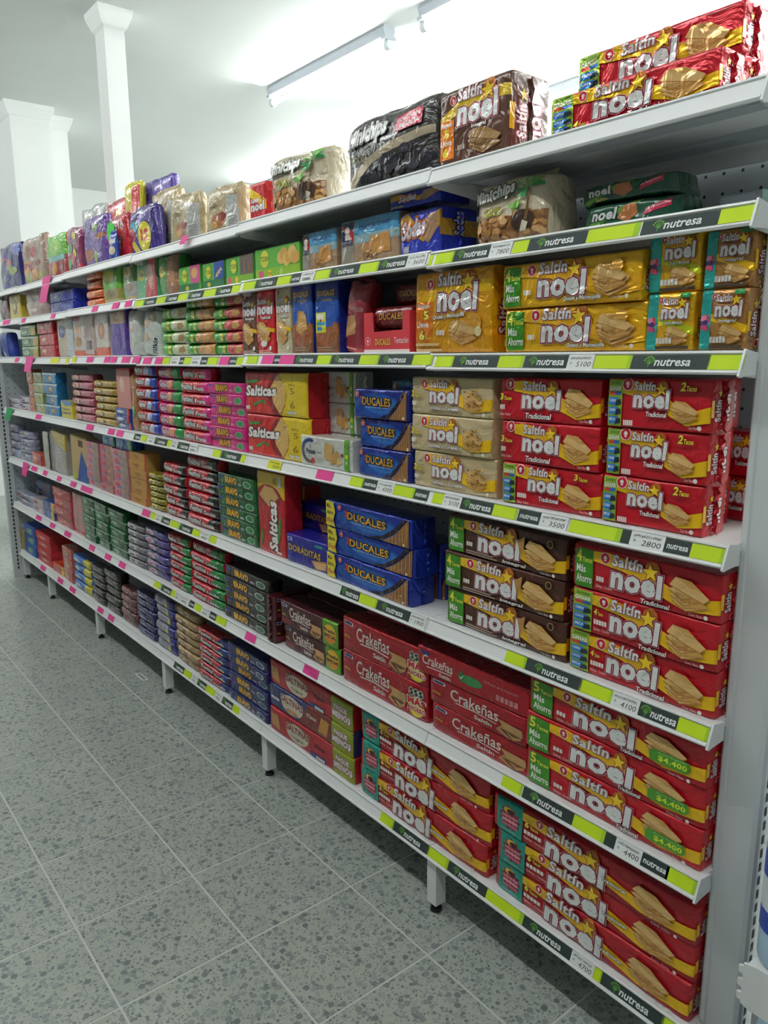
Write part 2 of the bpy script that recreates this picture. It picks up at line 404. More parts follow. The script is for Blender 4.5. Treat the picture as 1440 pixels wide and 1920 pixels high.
def small_teal(a, name, wave):
    a.poly([(.2, .62), (1, .40), (1, .26), (.2, .5)], wave); a.rect(.0, .0, .24, 1, '2BA39B')
    rnd = random.Random(5)
    for i in range(14): a.disc(.12+.09*(rnd.random()-.5), .45+.22*(rnd.random()-.5), .045, ('D8587A', 'F090A8', 'C23A55', '5A3A8A')[i % 4])
    emblem(a, .30, .88, .05); cracker_logo(a, .32, .54, .90, .92); a.text(name, .42, .44, .80, .51, 'F4F2EE', .02, .15, out=[('5A3A10', .05)])
    a.crackers(.45, .10, .95, .42); a.bars(.27, .12, 5, .055, .10); a.rect(.26, .02, .95, .08, '5A4A38'); a.poly([(.72, .90), (.95, .90), (.95, .98), (.75, .98)], '3E9A5A')
@design('A9783C', 'shiny', side_logo)
def intsm(a): small_teal(a, 'Integral', YEL)
@design('E2AE18', 'shiny', side_logo)
def quesm(a): small_teal(a, 'Queso y Mantequilla', 'C8D020')
def vert_noel(a, name, cr):
    cracker_logo(a, .08, .62, .96, .86); emblem(a, .25, .93, .04); a.text(name, .28, .55, .85, .60, 'F4F2EE', .02, out=[('3A1014', .05)])
    a.poly([(0, .42), (1, .34), (1, .40), (0, .48)], YEL); a.crackers(.10, .16, .85, .52); a.disc(.82, .10, .035, 'E8E4DC'); a.lines(.1, .03, .9, .08, 2, 'D8C8B8')
    a.poly([(.08, .2), (.12, .95), (.16, .95), (.13, .2)], cr)
@design('6A4030', 'film')
def int_v(a): vert_noel(a, 'Integral', '8A6450')
@design('CC1F2B', 'film')
def trad_v(a): vert_noel(a, 'Tradicional', 'E88088'); a.ell(.45, .17, .2, .05, 'F0E8E0')
@design('C9BC98', 'film')
def sem_v(a): vert_noel(a, 'Semillas', 'E8E0C8')
@design(RED, 'foil')
def redv(a): a.poly([(0, .95), (0, .7), (1, .3), (1, .55)], YEL); a.text('3', .06, .66, .3, .86, 'F2E24A', .05); cracker_logo(a, .1, .3, .95, .62)
def ducales_face(a, x0=0.0, gold='D9A441'):
    a.ell(x0+(1-x0)*.45, .45, (1-x0)*.42, .42, '1B4FA8'); a.ell(x0+(1-x0)*.5, .48, (1-x0)*.3, .3, '2A6FC4')
    n = 15
    for i in range(n):                                  # thin crackers seen edge-on
        xa = x0+(1-x0)*(.66+.32*i/n); xb = xa+(1-x0)*.32/n*.72
        def top(x):
            t = (x-x0)/(1-x0); t = max(0, min(1, (t-.60)/.36)); return .04+.92*t**1.7
        a.poly([(xa, .02), (xb, .02), (xb, min(.97, top(xb))), (xa, min(.97, top(xa)))], ('B07A3A', 'C8934A')[i % 2])
    a.poly([(x0+(1-x0)*.50, .02), (x0+(1-x0)*.66, .10), (x0+(1-x0)*.82, .45), (x0+(1-x0)*.95, .97), (x0+(1-x0)*.91, .97), (x0+(1-x0)*.79, .55), (x0+(1-x0)*.64, .19), (x0+(1-x0)*.44, .02)], '2A1A2E')
    emblem(a, x0+(1-x0)*.08, .83, .11)
    a.poly([(x0+(1-x0)*.14, .78), (x0+(1-x0)*.21, .70), (x0+(1-x0)*.22, .50), (x0+(1-x0)*.15, .52), (x0+(1-x0)*.17, .64)], 'D03028')
    a.text('DUCALES', x0+(1-x0)*.19, .46, x0+(1-x0)*.70, .74, gold, .03, out=[('2A1A10', .07)], slope=-.05)
    a.text('Las galletas del toque secreto', x0+(1-x0)*.24, .36, x0+(1-x0)*.66, .42, 'D8E0F0', .0); a.disc(.93, .10, .05, 'F0E8D8'); a.lines(x0+.03, .06, x0+.22*(1-x0), .22, 3, '3A62B0')
@design('1A2C88', 'shiny')
def duc(a): ducales_face(a)
@design('0F6A86', 'shiny')
def ducteal(a): ducales_face(a)
@design('16309A', 'shiny')
def duc3(a):
    ducales_face(a, .12)
    a.poly([(.015, .04), (.135, .02), (.115, .3), (.14, .6), (.12, .96), (.015, .98)], 'E8D52A')
    a.text('Más', .03, .72, .085, .88, '2A2A30', .015); a.text('ahorro', .03, .48, .11, .64, '2A2A30', .015); a.text('3Tacos', .03, .18, .115, .34, 'D03028', .03)
def duc_vert(a):
    a.rect(0, 0, 1, .42, '7A4A2C'); a.ell(.5, .32, .5, .22, '9A5A34'); a.ell(.5, .62, .55, .25, '1B4FA8')
    a.text('DUCALES', .15, .80, .88, .88, 'D9A441', .03, out=[('2A1A10', .06)]); a.text('Provocación', .3, .73, .78, .77, 'D9C080', .02)
    a.lines(.1, .05, .8, .12, 2, 'A88868')
@design('1C2C86', 'film')
def duc_v(a): duc_vert(a); a.poly([(.2, .35), (.55, .25), (.75, .5), (.62, .6), (.35, .62)], 'C08A48'); a.poly([(.35, .3), (.8, .35), (.7, .55), (.4, .58)], 'D0A058'); a.lines(.15, .2, .5, .3, 3, 'A84030')
@design('1C2C86', 'film')
def duc_v2(a): duc_vert(a); a.rect(.05, .30, .48, .58, 'D8DC3A'); a.rect(.1, .48, .4, .56, 'F0F0E0'); a.rect(.1, .40, .44, .45, '3A9ACC'); a.rect(.1, .33, .3, .38, '2A7FD0'); a.disc(.25, .47, .02, 'C8102E')
@design('8A2430', 'film')
def duc_mar(a): a.rect(0, 0, 1, .1, 'B02830'); a.poly([(.05, .2), (.6, .3), (.55, .55), (.1, .5)], 'B07A4A'); a.text('PROVOCACION', .2, .60, .9, .66, 'C8A8A0', .0); [a.ell(.2+.12*i, .3+.04*i, .07, .05, 'C89860') for i in range(4)]; a.lines(.1, .06, .6, .1, 1, 'E0B8B0')
@design('20208A', 'foil')
def dorad(a):
    a.text('DORADITAS', .06, .42, .84, .66, 'C89A50', .035, out=[('1A1030', .07)], slope=-.06); a.poly([(.62, .30), (.97, .40), (.97, .10), (.72, .03)], 'C08A50'); a.poly([(.66, .26), (.99, .34), (.9, .08), (.74, .05)], 'D8AA68')
    a.rect(.05, .78, .16, .90, 'E8E0E8'); a.rect(.06, .80, .14, .88, '30409A'); a.lines(.06, .12, .5, .24, 3, '5A5AB8'); a.ell(.8, .84, .1, .05, '2A9A8A')
@design('B81E28', 'foil')
def salt(a):
    a.poly([(0, .0), (.5, .0), (.75, .97), (.45, .97), (0, .5)], 'CE2A22'); a.ell(.62, .5, .22, .52, '8E1420'); a.poly([(.45, .62), (.58, .98), (.70, .70), (.68, .30), (.60, .03), (.50, .30)], 'D9B26A')
    a.poly([(.60, 0), (1, 0), (1, 1), (.58, 1), (.68, .75), (.70, .5), (.68, .25)], 'E3C423'); a.text('PAGUE', .73, .70, .84, .76, '8A7010', .02); a.text('5', .76, .52, .83, .66, '9A8014', .02); a.text('6', .75, .20, .83, .36, '9A8014', .03); a.text('tacos', .70, .07, .84, .16, 'F4F2EE', .04, out=[('5A4A10', .06)])
    a.text('Salticas', .03, .42, .55, .68, 'F4F0EA', .045, .15, out=[('4A1014', .07)], slope=.06); a.poly([(.05, .80), (.25, .83), (.25, .76), (.06, .73)], '3E8A2C'); a.poly([(.15, .24), (.3, .36), (.38, .32), (.37, .24), (.3, .31), (.18, .18)], '3E8A2C'); a.bars(.03, .10, 3, .02, .09)
@design('B81E28', 'foil')
def saltv(a):
    a.poly([(0, .74), (.3, .82), (.7, .80), (1, .70), (1, 1), (0, 1)], 'DDB522'); a.ell(.45, .72, .45, .13, '8E1420'); a.poly([(.08, .70), (.3, .83), (.62, .82), (.82, .72), (.45, .58)], 'CDA262')
    a.text('Salticas', .42, .05, .74, .66, 'F4F0EA', .045, .1, out=[('4A1014', .07)], vert=True); a.poly([(.12, .05), (.2, .2), (.18, .3), (.08, .2)], '3E8A2C'); a.poly([(.72, .2), (.8, .45), (.9, .5), (.86, .3), (.78, .15)], '3E8A2C')
    a.text('6', .62, .86, .74, .96, '9A8014', .03, vert=True); a.text('tacos', .78, .84, .92, .97, 'F4F2EE', .04, vert=True, out=[('5A4A10', .06)]); a.bars(.7, .03, 3, .05, .03)
@design('CFD0C8', 'foil')
def fit(a):
    n = 14
    for i in range(n):
        t = math.pi*(.35+1.25*i/n); c = ('26407A', '3E5A8A', '5A6068', '6E5A50')[min(3, i*4//n)]
        a.poly([(.20+.17*math.cos(t), .5+.42*math.sin(t)), (.20+.17*math.cos(t+.28), .5+.42*math.sin(t+.28)), (.20+.115*math.cos(t+.28), .5+.30*math.sin(t+.28)), (.20+.125*math.cos(t), .5+.32*math.sin(t))], c)
    a.text('Fitness', .13, .40, .31, .58, '1E2A50', .03, .1); a.ell(.26, .18, .035, .10, 'C83838'); a.rect(.205, .58, .215, .75, '2A3A68'); a.text('ORIGINAL', .33, .45, .44, .51, '6A6A68', .01); a.lines(.33, .2, .46, .3, 3, 'A0A098')
    a.poly([(.48, .30), (.64, .26), (.66, .78), (.50, .84)], 'D0A868'); a.poly([(.60, .12), (.80, .30), (.74, .62), (.63, .5)], 'C0924E'); a.poly([(.70, .12), (.84, .26), (.76, .44)], 'D8B678'); a.ell(.83, .5, .03, .06, '8A4A28')
    a.rect(.87, .0, .95, 1, '5FA82E'); a.rect(.88, .42, .94, .54, 'B8D820'); a.disc(.91, .28, .05, 'D8E8C0')
def crak_face(a, wt, script=True):
    a.poly([(.05, .92), (.17, .90), (.185, .84), (.17, .78), (.05, .80)], 'E8E4EA'); a.poly([(.055, .905), (.165, .885), (.165, .795), (.055, .815)], '26306E')
    a.text('Crakeñas', .24, .44, .74, .84, 'E8DCD2', .012, .05); a.poly([(.30, .36), (.5, .39), (.72, .34), (.73, .37), (.5, .43), (.30, .40)], 'E8DCD2')
    a.text('Saltín', .50, .16, .68, .30, 'E8DCD2', .02); a.text(wt, .04, .38, .13, .48, 'D8C43A', .02); a.lines(.04, .14, .28, .32, 4, 'B85058')
    a.poly([(.72, .20), (.80, .50), (.98, .44), (.96, .18), (.86, .04)], 'B98A55'); a.poly([(.74, .58), (.97, .55), (.98, .30), (.80, .36)], 'C69A63'); a.poly([(.76, .30), (.97, .28), (.90, .20)], '6A4020'); a.poly([(.76, .28), (.88, .04), (.90, .05), (.80, .30)], '6A4020')
@design('A40C1C', 'shiny')
def crak325(a): crak_face(a, '325g')
@design('A40C1C', 'shiny')
def crak437(a):
    s = Art(a.w, a.h, a.kind); crak_face(s, '437g')
    for tr, mm in s.lay: a.lay.append(([[(x*.80, y) for x, y in t] for t in tr], mm))
    a.ell(.89, .34, .085, .28, 'E8D52A'); a.text('$$$', .82, .62, .96, .84, '1E4A3A', .03, out=[('E8E4D8', .06)])
    a.text('MÁS', .80, .38, .985, .62, 'C8202C', .05, out=[('E8E4D8', .09)]); a.text('AHORRO', .80, .20, .985, .34, 'C8202C', .04, out=[('E8E4D8', .08)])
@design('4A161C', 'foil')
def crakint(a):
    s = Art(a.w, a.h, a.kind); crak_face(s, '480g')
    for tr, mm in s.lay: a.lay.append(([[(x*.76, y) for x, y in t] for t in tr], mm))
    a.rect(.77, 0, 1, 1, '5A9A24'); a.ell(.885, .5, .10, .38, 'D88A1E'); a.ell(.885, .62, .09, .24, 'E8B52A'); a.text('Precio', .79, .54, .97, .70, '16223A', .05); a.text('ESPECIAL', .79, .36, .98, .49, '16223A', .05)
@design('A80E1E', 'shiny')
def craktop(a):
    a.poly([(.04, .88), (.13, .86), (.13, .72), (.04, .74)], '26306E'); a.text('Crakeñas', .06, .38, .35, .74, 'E8DCD2', .015); a.poly([(.1, .28), (.34, .30), (.34, .34), (.1, .32)], 'E8DCD2'); a.text('Saltín', .22, .10, .33, .24, 'E8DCD2', .02)
    a.ell(.52, .45, .10, .18, '3E8A4A'); a.poly([(.40, .42), (.44, .25), (.47, .5), (.43, .72)], '2E7A3A'); a.poly([(.41, .48), (.43, .38), (.465, .6), (.43, .44)], 'F0F0E8'); a.text('El Placer de la Nutrición', .64, .62, .92, .70, 'D8A0A0', .0); a.bars(.74, .2, 5, .03, .2, 'D08088')
def promo_menos(a):
    a.rect(.78, 0, 1, 1, '8E9A22'); a.text('PAGUE', .81, .58, .95, .78, 'E8E0E8', .05, out=[('8A2A4A', .08)]); a.text('MENO$', .79, .22, .985, .52, 'E8E0E8', .05, out=[('8A2A4A', .08)])
@design('AC1C28', 'foil')
def saltinas(a):
    a.poly([(.04, .25), (.03, .75), (.12, .80), (.15, .18)], 'B98A4E'); a.ell(.36, .48, .135, .40, 'CFC4AC'); a.text('SALTINAS', .23, .48, .50, .76, '7A2028', .04, out=[('CFC4AC', .07)]); a.text('Original', .29, .20, .43, .34, '3A2A2A', .02); a.rect(.24, .82, .31, .92, '7A2028')
    a.text('5Tacos', .57, .48, .69, .64, '2A1418', .04); a.rect(.52, .03, .70, .24, '24407A'); a.bars(.59, .06, 4, .02, .12); promo_menos(a)
@design('2A3468', 'foil')
def saltinas_b(a):
    a.poly([(.38, 0), (.8, 0), (.8, 1), (.5, 1)], '7A2A24'); a.ell(.30, .52, .14, .40, 'CFC4AC'); a.text('SALTINAS', .16, .50, .44, .80, '8A2430', .04, out=[('E8E0D0', .07)]); a.ell(.30, .24, .08, .10, 'B98A5A'); a.text('5Tacos', .49, .52, .60, .68, 'E8E0D8', .04)
    a.poly([(.62, .2), (.72, .16), (.75, .8), (.66, .84)], 'C08A3C'); a.bars(.03, .38, 5, .018, .12); promo_menos(a)
def bravo_face(a, ic='3E9A5A', txt='D8A020', oc='4A2A10'):
    a.rect(.04, .62, .16, .80, '3A3A9A'); a.text('BRAVO', .24, .22, .56, .84, txt, .06, out=[(oc, .1)], slope=-.05); a.ell(.84, .45, .10, .30, 'B8C8B0'); a.ell(.84, .45, .085, .25, ic); a.lines(.6, .25, .7, .45, 2, 'D8C8D8')
@design('D0207E', 'foil')
def bravopk(a): bravo_face(a)
@design('0F5A2A', 'film')
def bravog(a): bravo_face(a, '2A7A48')
@design('211C18', 'film')
def bravok(a): bravo_face(a, '4A6A60')
@design('12195C', 'film')
def bravob(a): bravo_face(a, '3A5A80', 'C89A20')
def fest_face(a, c2, name, mid=None, x2=.70):
    if mid: a.rect(.35, 0, x2+.02, 1, mid)
    a.poly([(x2, 0), (1, 0), (1, 1), (x2+.04, 1), (x2-.02, .6), (x2+.03, .3)], c2)
    a.text('Festival', .10, .30, .50, .78, 'D0D0CC', .04, .2, out=[('3A2A30', .08)], slope=-.08); a.text(name, .54, .24, .88, .58, 'E8E4E4', .03, .15, out=[('5A2030', .05)])
@design('C81E2E', 'film')
def festfresa(a): fest_face(a, 'D02A80', 'Fresa', x2=.78)
@design('CC2470', 'film')
def festpg(a): fest_face(a, '1E8A3C', '', None) if False else (a.poly([(.68, 0), (1, 0), (1, 1), (.70, 1)], '1E8A3C'), a.ell(.55, .5, .12, .4, 'D08A5A'), a.text('Festival', .06, .30, .46, .78, 'D8B8C8', .04, .2, out=[('5A2040', .08)]))
@design('C02434', 'film')
def festrb(a): fest_face(a, '2038A0', '', None, .80) if False else (a.poly([(.74, 0), (1, 0), (1, 1), (.78, 1), (.70, .5)], '2038A0'), a.poly([(.52, .25), (.74, .2), (.8, .75), (.6, .9)], 'A8B8D8'), a.text('Festival', .06, .32, .5, .8, 'D0D0CC', .04, .2, out=[('3A2A30', .08)]))
@design('B81E2C', 'film')
def festch(a): fest_face(a, '241C1C', 'Chocolate', None, .72)
@design('B81E2C', 'film')
def festlim(a): fest_face(a, '1E7A38', 'Limón', None, .66)
@design('B02030', 'film')
def festvai(a): fest_face(a, '20306E', 'Vainilla', None, .74)
def tosh_roll(a, c2, c3):
    a.poly([(.52, 0), (1, 0), (1, 1), (.52, 1), (.48, .5)], c2); a.poly([(.72, .25), (.84, .15), (.96, .4), (.9, .8), (.76, .75)], c3); a.disc(.36, .5, .36, 'C8C43A'); a.text('TOSH', .29, .40, .43, .60, '3E7A28', .03)
@design('3E9A38', 'film')
def tosh_red(a): tosh_roll(a, 'C04848', 'C89A58')
@design('3E9A38', 'film')
def tosh_tan(a): tosh_roll(a, 'C08A50', 'D0A468')
@design('55B030', 'film')
def tosh_crm(a): tosh_roll(a, 'C8CCA8', 'A88458')
@design('5AA838', 'card')
def toshbox(a):
    a.rect(0, 0, 1, .36, '84B026'); a.disc(.24, .66, .27, 'D0CC3A'); a.text('TOSH', .15, .58, .33, .75, '3E6A20', .03)
    for i in range(6): a.ell(.62+.06*i, .62+.10*math.sin(i*2), .09, .2, ('D8B060', 'C89A48')[i % 2])
    a.rect(.10, .08, .20, .30, 'D04A78'); a.disc(.36, .19, .12, 'E0B82A'); a.text('TOSH', .32, .15, .40, .23, '4A3A10', .03); a.ell(.62, .2, .04, .1, 'A8C868')
@design('4E9E3A', 'card')
def toshbox2(a): a.rect(.55, .3, 1, 1, '6A5A50'); [a.disc(.62+.08*(i % 4), .5+.16*(i//4), .09, ('4A4A5A', '8A5A38')[i % 2]) for i in range(8)]; a.disc(.32, .66, .24, 'D0CC3A'); a.text('TOSH', .2, .58, .44, .74, '3E6A20', .03); a.rect(0, 0, 1, .32, '78A82C'); a.rect(.06, .08, .2, .28, 'D04A78'); a.disc(.42, .17, .12, 'E0B82A')
@design('4E9E3A', 'card')
def toshblue(a): a.rect(.55, .3, 1, 1, '2A4A9A'); [a.poly([(.6+.1*i, .4+.1*i), (.75+.1*i, .45+.1*i), (.68+.08*i, .62+.08*i)], 'C8B078') for i in range(3)]; a.disc(.3, .64, .24, 'D0CC3A'); a.text('TOSH', .18, .57, .42, .72, '3E6A20', .03); a.rect(0, 0, 1, .34, '1E6A3C'); a.ell(.3, .18, .08, .09, 'C8B83A')
@design('55A83C', 'card')
def toshpink(a): a.poly([(.58, 0), (.98, .3), (1, 1), (.55, 1)], 'C8588A'); a.ell(.75, .7, .14, .2, 'E0A870'); a.disc(.3, .64, .24, 'D0CC3A'); a.text('TOSH', .18, .57, .42, .72, '3E6A20', .03); a.rect(0, 0, .95, .32, '1E6A3C'); a.ell(.4, .16, .08, .09, 'C8B83A')
def tosh_up(a, c2, c3):
    a.poly([(.45, 0), (1, 0), (1, 1), (.6, 1)], c2); a.ell(.72, .55, .14, .3, c3); a.ell(.28, .6, .17, .14, 'C8C03A'); a.text('TOSH', .17, .57, .4, .64, '3E6A20', .03)
@design('3E8E3C', 'film')
def toshv_brown(a): tosh_up(a, '9A7058', 'B98A68')
@design('5AA878', 'film')
def toshv_red(a): tosh_up(a, 'B84850', 'C8907A')
@design('5A7A3C', 'film')
def toshv_dark(a): a.rect(0, 0, 1, .5, 'A8A8A0'); a.rect(0, 0, .9, .14, 'C8B888'); a.ell(.5, .75, .25, .16, 'B8A83A'); a.ell(.5, .35, .3, .12, '9A8A78')
@design('5FAE30', 'film')
def toshv_tan(a): a.rect(0, 0, 1, .42, '9A8A48'); a.rect(0, 0, 1, .14, 'B8B080'); a.ell(.45, .75, .26, .15, 'C8C03A'); a.ell(.5, .3, .25, .1, '7A6A38')
@design('A08468', 'film')
def quaker(a):
    a.rect(0, .62, 1, 1, '4A94C0'); a.rect(0, .48, 1, .66, '8AA8B0'); a.poly([(0, .03), (.24, .03), (.26, .97), (.03, .97)], '8A8478'); a.rect(.02, .55, .24, .95, '1E2450'); a.poly([(.02, .9), (.24, .5), (.24, .75)], 'A8202C'); a.disc(.13, .78, .09, 'D8C8B8'); a.rect(.09, .58, .18, .7, 'D8C8B8')
    a.text('QUAKER', .03, .44, .23, .53, '1E2450', .04); a.text('CRACKERS QUAKER', .34, .74, .90, .83, '1E3A70', .02, slope=.05); a.poly([(.55, .18), (.88, .22), (.86, .62), (.53, .58)], 'C08A48'); a.poly([(.40, .15), (.56, .2), (.54, .48), (.42, .42)], 'B07C40')
    rnd = random.Random(2)
    for i in range(40): a.ell(.30+.35*rnd.random(), .08+.2*rnd.random(), .02, .025, ('A87A48', '8A6238', 'C8A068')[i % 3], 6)
def sodas_face(a, x0, x1):
    a.poly([(0, .9), (.2, .98), (.35, .8), (.5, .55), (.75, .7), (1, .95), (1, .6), (.78, .4), (.6, .3), (.4, .45), (.25, .6), (0, .55)], 'C89A3A'); a.poly([(.62, .35), (.72, .25), (.95, .55), (.95, .9), (.7, .85)], 'B08A68')
    a.text('Sodas', x0, .38, x1, .78, 'D8D8E8', .04, .2, out=[('2A2048', .09), ('C06A3A', .11)], slope=.15)
@design('2838A8', 'shiny')
def sodas(a): sodas_face(a, .2, .55); a.text('2 Packs', .05, .1, .3, .22, 'C8CC3A', .02)
def sodas_side(a): a.rect(0, .4, 1, .75, 'C89A3A'); a.text('Sodas', .35, .42, .62, .92, 'D8D8E8', .04, vert=True, out=[('2A2048', .09)])
@design('2838B0', 'shiny', sodas_side)
def sodas2(a): sodas_face(a, .05, .66); a.rect(.1, .1, .25, .25, 'B8B8C8'); a.text('2 Packs', .05, .03, .4, .09, '8AB83A', .02)
@design('C8BCA0', 'film')
def mcoco(a):
    a.poly([(0, .05), (1, .0), (1, .45), (.6, .4), (.3, .45), (0, .36)], '8A6038'); rnd = random.Random(6)
    for i in range(64):
        x, y = rnd.random(), .03+.40*rnd.random()**1.2; a.ell(x, y, .055, .05, ('C09058', 'A87844', 'D0A56C', '94683A')[i % 4], 9)
    a.ell(.75, .30, .15, .16, '3A2418'); a.poly([(.72, .14), (.8, .13), (.83, .26), (.76, .3)], 'D0C8B0')
    a.poly([(.78, .3), (.82, .3), (.86, .8), (.84, .8)], '6A5030')
    for t in (.2, .9, 1.7, 2.5, 3.2, 3.8): a.poly([(.85, .78), (.85+.22*math.cos(t), .78+.20*math.sin(t)), (.85+.12*math.cos(t+.4), .78+.16*math.sin(t+.4))], ('2E8A48', '57A83A')[int(t*10) % 2])
    a.poly([(.55, .55), (.75, .62), (.7, .5), (.62, .46)], '6AA83A')
    a.text('Minichips', .06, .60, .66, .84, 'F0F0EA', .05, .15, out=[('3A3830', .09)], slope=.14); a.text('COCO', .22, .44, .46, .56, 'C8C048', .03, out=[('5A5A20', .06)])
@design('403E3C', 'film')
def mcocoa(a):
    a.poly([(0, .15), (.3, .45), (.6, .58), (1, .62), (1, .52), (.6, .46), (.35, .36), (.08, .05), (0, .02)], 'A89A80'); a.poly([(.1, .03), (.35, .33), (.6, .44), (1, .50), (1, .03)], '2E2A28'); rnd = random.Random(8)
    for i in range(46):
        x = .2+.78*rnd.random(); a.ell(x, .04+rnd.random()*max(.04, min(.40, (x-.1)*.9)), .05, .06, ('2A2830', '34323C', '201E24')[i % 3], 9)
    a.text('Minichips', .05, .58, .52, .86, 'E0E0DC', .05, .15, out=[('1A1A18', .09)], slope=.15); a.text('COCOA', .12, .40, .32, .50, '8A8250', .02); a.rect(.62, .66, .90, .86, 'C02848'); a.text('EDICIÓN', .64, .77, .88, .84, 'F0E8E8', .02); a.text('LIMITADA', .64, .68, .88, .75, 'F0E8E8', .02)
@design('164A34', 'film')
def ngreen(a): a.poly([(0, .1), (.3, .6), (.6, .95), (.7, .95), (.4, .5), (.1, .05)], '4E8A2C'); a.poly([(.42, .4), (.46, .8), (.58, .85), (.62, .45), (.52, .2)], 'A8683A'); a.text('noel', .14, .38, .40, .78, 'C8C8C8', .04, out=[('10301E', .07)]); a.poly([(.68, .35), (.92, .6), (.92, .85), (.70, .6)], 'B02848'); a.text('12 Paquetes', .7, .50, .9, .60, 'E8D8D8', .0, slope=.9); a.text('Saltín', .22, .14, .36, .28, 'B8B83A', .02)
@design('1E6A5A', 'card')
def nbox(a): a.rect(0, .45, 1, 1, '788088'); a.lines(.05, .55, .95, .9, 4, '98A0A8'); emblem(a, .12, .22, .15); a.text('noel', .25, .1, .8, .35, 'C8C8C8', .03)
# small designs of the far packs -------------------------------------------------
def two(base, c2, split=.6, blob=None, kind='film', stripe=None, name=None):
    def fn(a):
        if c2: a.poly([(split, 0), (1, 0), (1, 1), (split+.03, 1)], c2)
        if stripe: a.rect(0, stripe[1], 1, stripe[2], stripe[0])
        if blob: a.ell(blob[1], blob[2], blob[3], blob[4], blob[0]); a.ell(blob[1]-.03, blob[2]+.04, blob[3]*.6, blob[4]*.5, blob[5])
    DESIGNS[name] = (fn, base, kind, None)
def bagart(base, shapes, name, kind='film', n=10, seed=1):
    def fn(a):
        rnd = random.Random(seed)
        for i in range(n): a.ell(.15+.7*rnd.random(), .1+.75*rnd.random(), .08+.12*rnd.random(), .05+.09*rnd.random(), shapes[i % len(shapes)])
    DESIGNS[name] = (fn, base, kind, None)
@design('B4A27C', 'film')
def gold(a): a.poly([(.62, 0), (1, 0), (1, .75), (.7, .8)], 'B8B8B4'); a.text('noel', .16, .74, .55, .86, 'D8D0B8', .03, slope=.15); a.ell(.42, .28, .2, .16, 'A86A3C'); a.ell(.55, .36, .13, .1, '8A3A30'); a.ell(.3, .2, .1, .08, 'C89A5A'); a.lines(.72, .1, .95, .35, 6, '8A8A86'); a.lines(.2, .58, .5, .66, 2, '8A7A58')
@design('3A2A78', 'film')
def snk_p(a): a.poly([(.0, .3), (.3, 0), (.5, 0), (.2, .35)], 'D8C83A'); a.ell(.62, .36, .22, .32, 'D8CC3A'); a.text('12', .5, .26, .76, .52, 'C03848', .06); a.ell(.22, .62, .2, .12, '3A9AA8'); a.poly([(.0, .6), (.18, .3), (.3, .35), (.2, .6)], 'C8485A'); a.poly([(.4, .8), (.9, .9), (.9, .7), (.5, .68)], '6A5AA0')
bagart('5A48A0', ['7A68B8', '4A388A', '8A78C0'], 'snk_pb')
@design('D8CC3A', 'film')
def snk_y(a): a.poly([(.45, .2), (.55, .95), (.95, .95), (.9, .25)], 'D8585A'); a.ell(.5, .25, .3, .08, 'E0D8D8')
@design('B81E30', 'film')
def snk_r(a): a.text('CHETA', .2, .62, .9, .82, 'E8D8D8', .05, slope=.12); a.poly([(.2, .1), (.6, .2), (.75, .5), (.35, .5)], 'C86A3A'); a.ell(.4, .3, .2, .12, 'D8A048'); a.ell(.2, .72, .15, .1, '4AC83A')
bagart('C02A38', ['D8C03A', 'E8E0D8', '5A8A3A', 'C84A3A'], 'snk_r2', n=7, seed=3)
bagart('6A4A98', ['8A78B0', '7A9A3A', '9A5A3A', '4A2A78', '3A7A48'], 'snk_v', n=9, seed=5)
bagart('B8BCB8', ['C8CCC8', 'A8ACA8', 'D0D4D0'], 'snk_g', n=6, seed=2)
bagart('8A3A60', ['C83A4A', '3A9A48', 'D8D0C8', '6A3A8A', 'D8C03A'], 'gum_m', n=12, seed=7)
@design('A83A40', 'film')
def gum_g(a): a.rect(0, .48, 1, 1, '6AB83A'); a.ell(.5, .72, .3, .16, '9AD05A'); a.rect(.1, .38, .9, .5, '7AB8B8'); a.ell(.4, .22, .14, .14, 'C88A3A'); a.ell(.7, .25, .12, .12, '8A2A30')
bagart('A08878', ['A83A40', 'C88A3A', 'B8ACA0', '8A4A38', '98A03A'], 'gum_c', n=12, seed=9)
bagart('2A2468', ['4A58A8', '8A9A3A', '3A2A8A', 'A84A3A', '5A6AB0'], 'gum_b', n=12, seed=11)
two('D86A28', None, name='orange', blob=('E8945A', .4, .5, .25, .3, 'D87A40'))
two('1E34A8', None, name='bluepk', kind='shiny', blob=('8A98C8', .25, .5, .14, .25, '5A4A6A'))
bagart('B09490', ['A08078', 'C0A8A0', '98706A', 'D0C0B8'], 'clear_tan', n=9, seed=4)
two('C8B040', None, name='ylw', blob=('8A6A38', .5, .5, .2, .3, 'D8C88A')); bagart('5A2A34', ['6A3A44', '8A5A60'], 'maroon', n=5)
@design('C8CCC4', 'film')
def filkis(a): a.text('Filkis', .62, .06, .84, .42, '20284A', .03, vert=True); a.ell(.3, .72, .15, .1, 'D0A888'); a.ell(.3, .4, .14, .1, 'C8B090'); a.ell(.6, .85, .2, .1, 'B8A888')
two('C4C8C0', None, name='filkis0', blob=('C8A488', .45, .6, .18, .1, 'E0D8CC'))
two('5A3A98', None, name='purple_v', stripe=('A88A70', .7, .97), blob=('B87A50', .55, .8, .2, .1, 'C8986A'))
two('CFC4BC', None, name='orw', stripe=('D8502A', 0, .2), blob=('A8684A', .5, .55, .25, .18, 'C89060'))
@design('CDBEB4', 'film')
def orw2(a): a.rect(0, 0, 1, .14, 'D8502A'); a.ell(.22, .35, .15, .12, 'B08040'); a.ell(.25, .62, .15, .1, 'D0A888'); a.rect(.55, .05, .98, .97, 'BCA8A4'); [a.rect(.62+.03*i, .16, .635+.03*i, .36, '3A3234') for i in range(9)]; a.lines(.6, .45, .92, .7, 8, '9A8480'); a.ell(.2, .88, .18, .06, 'B05068')
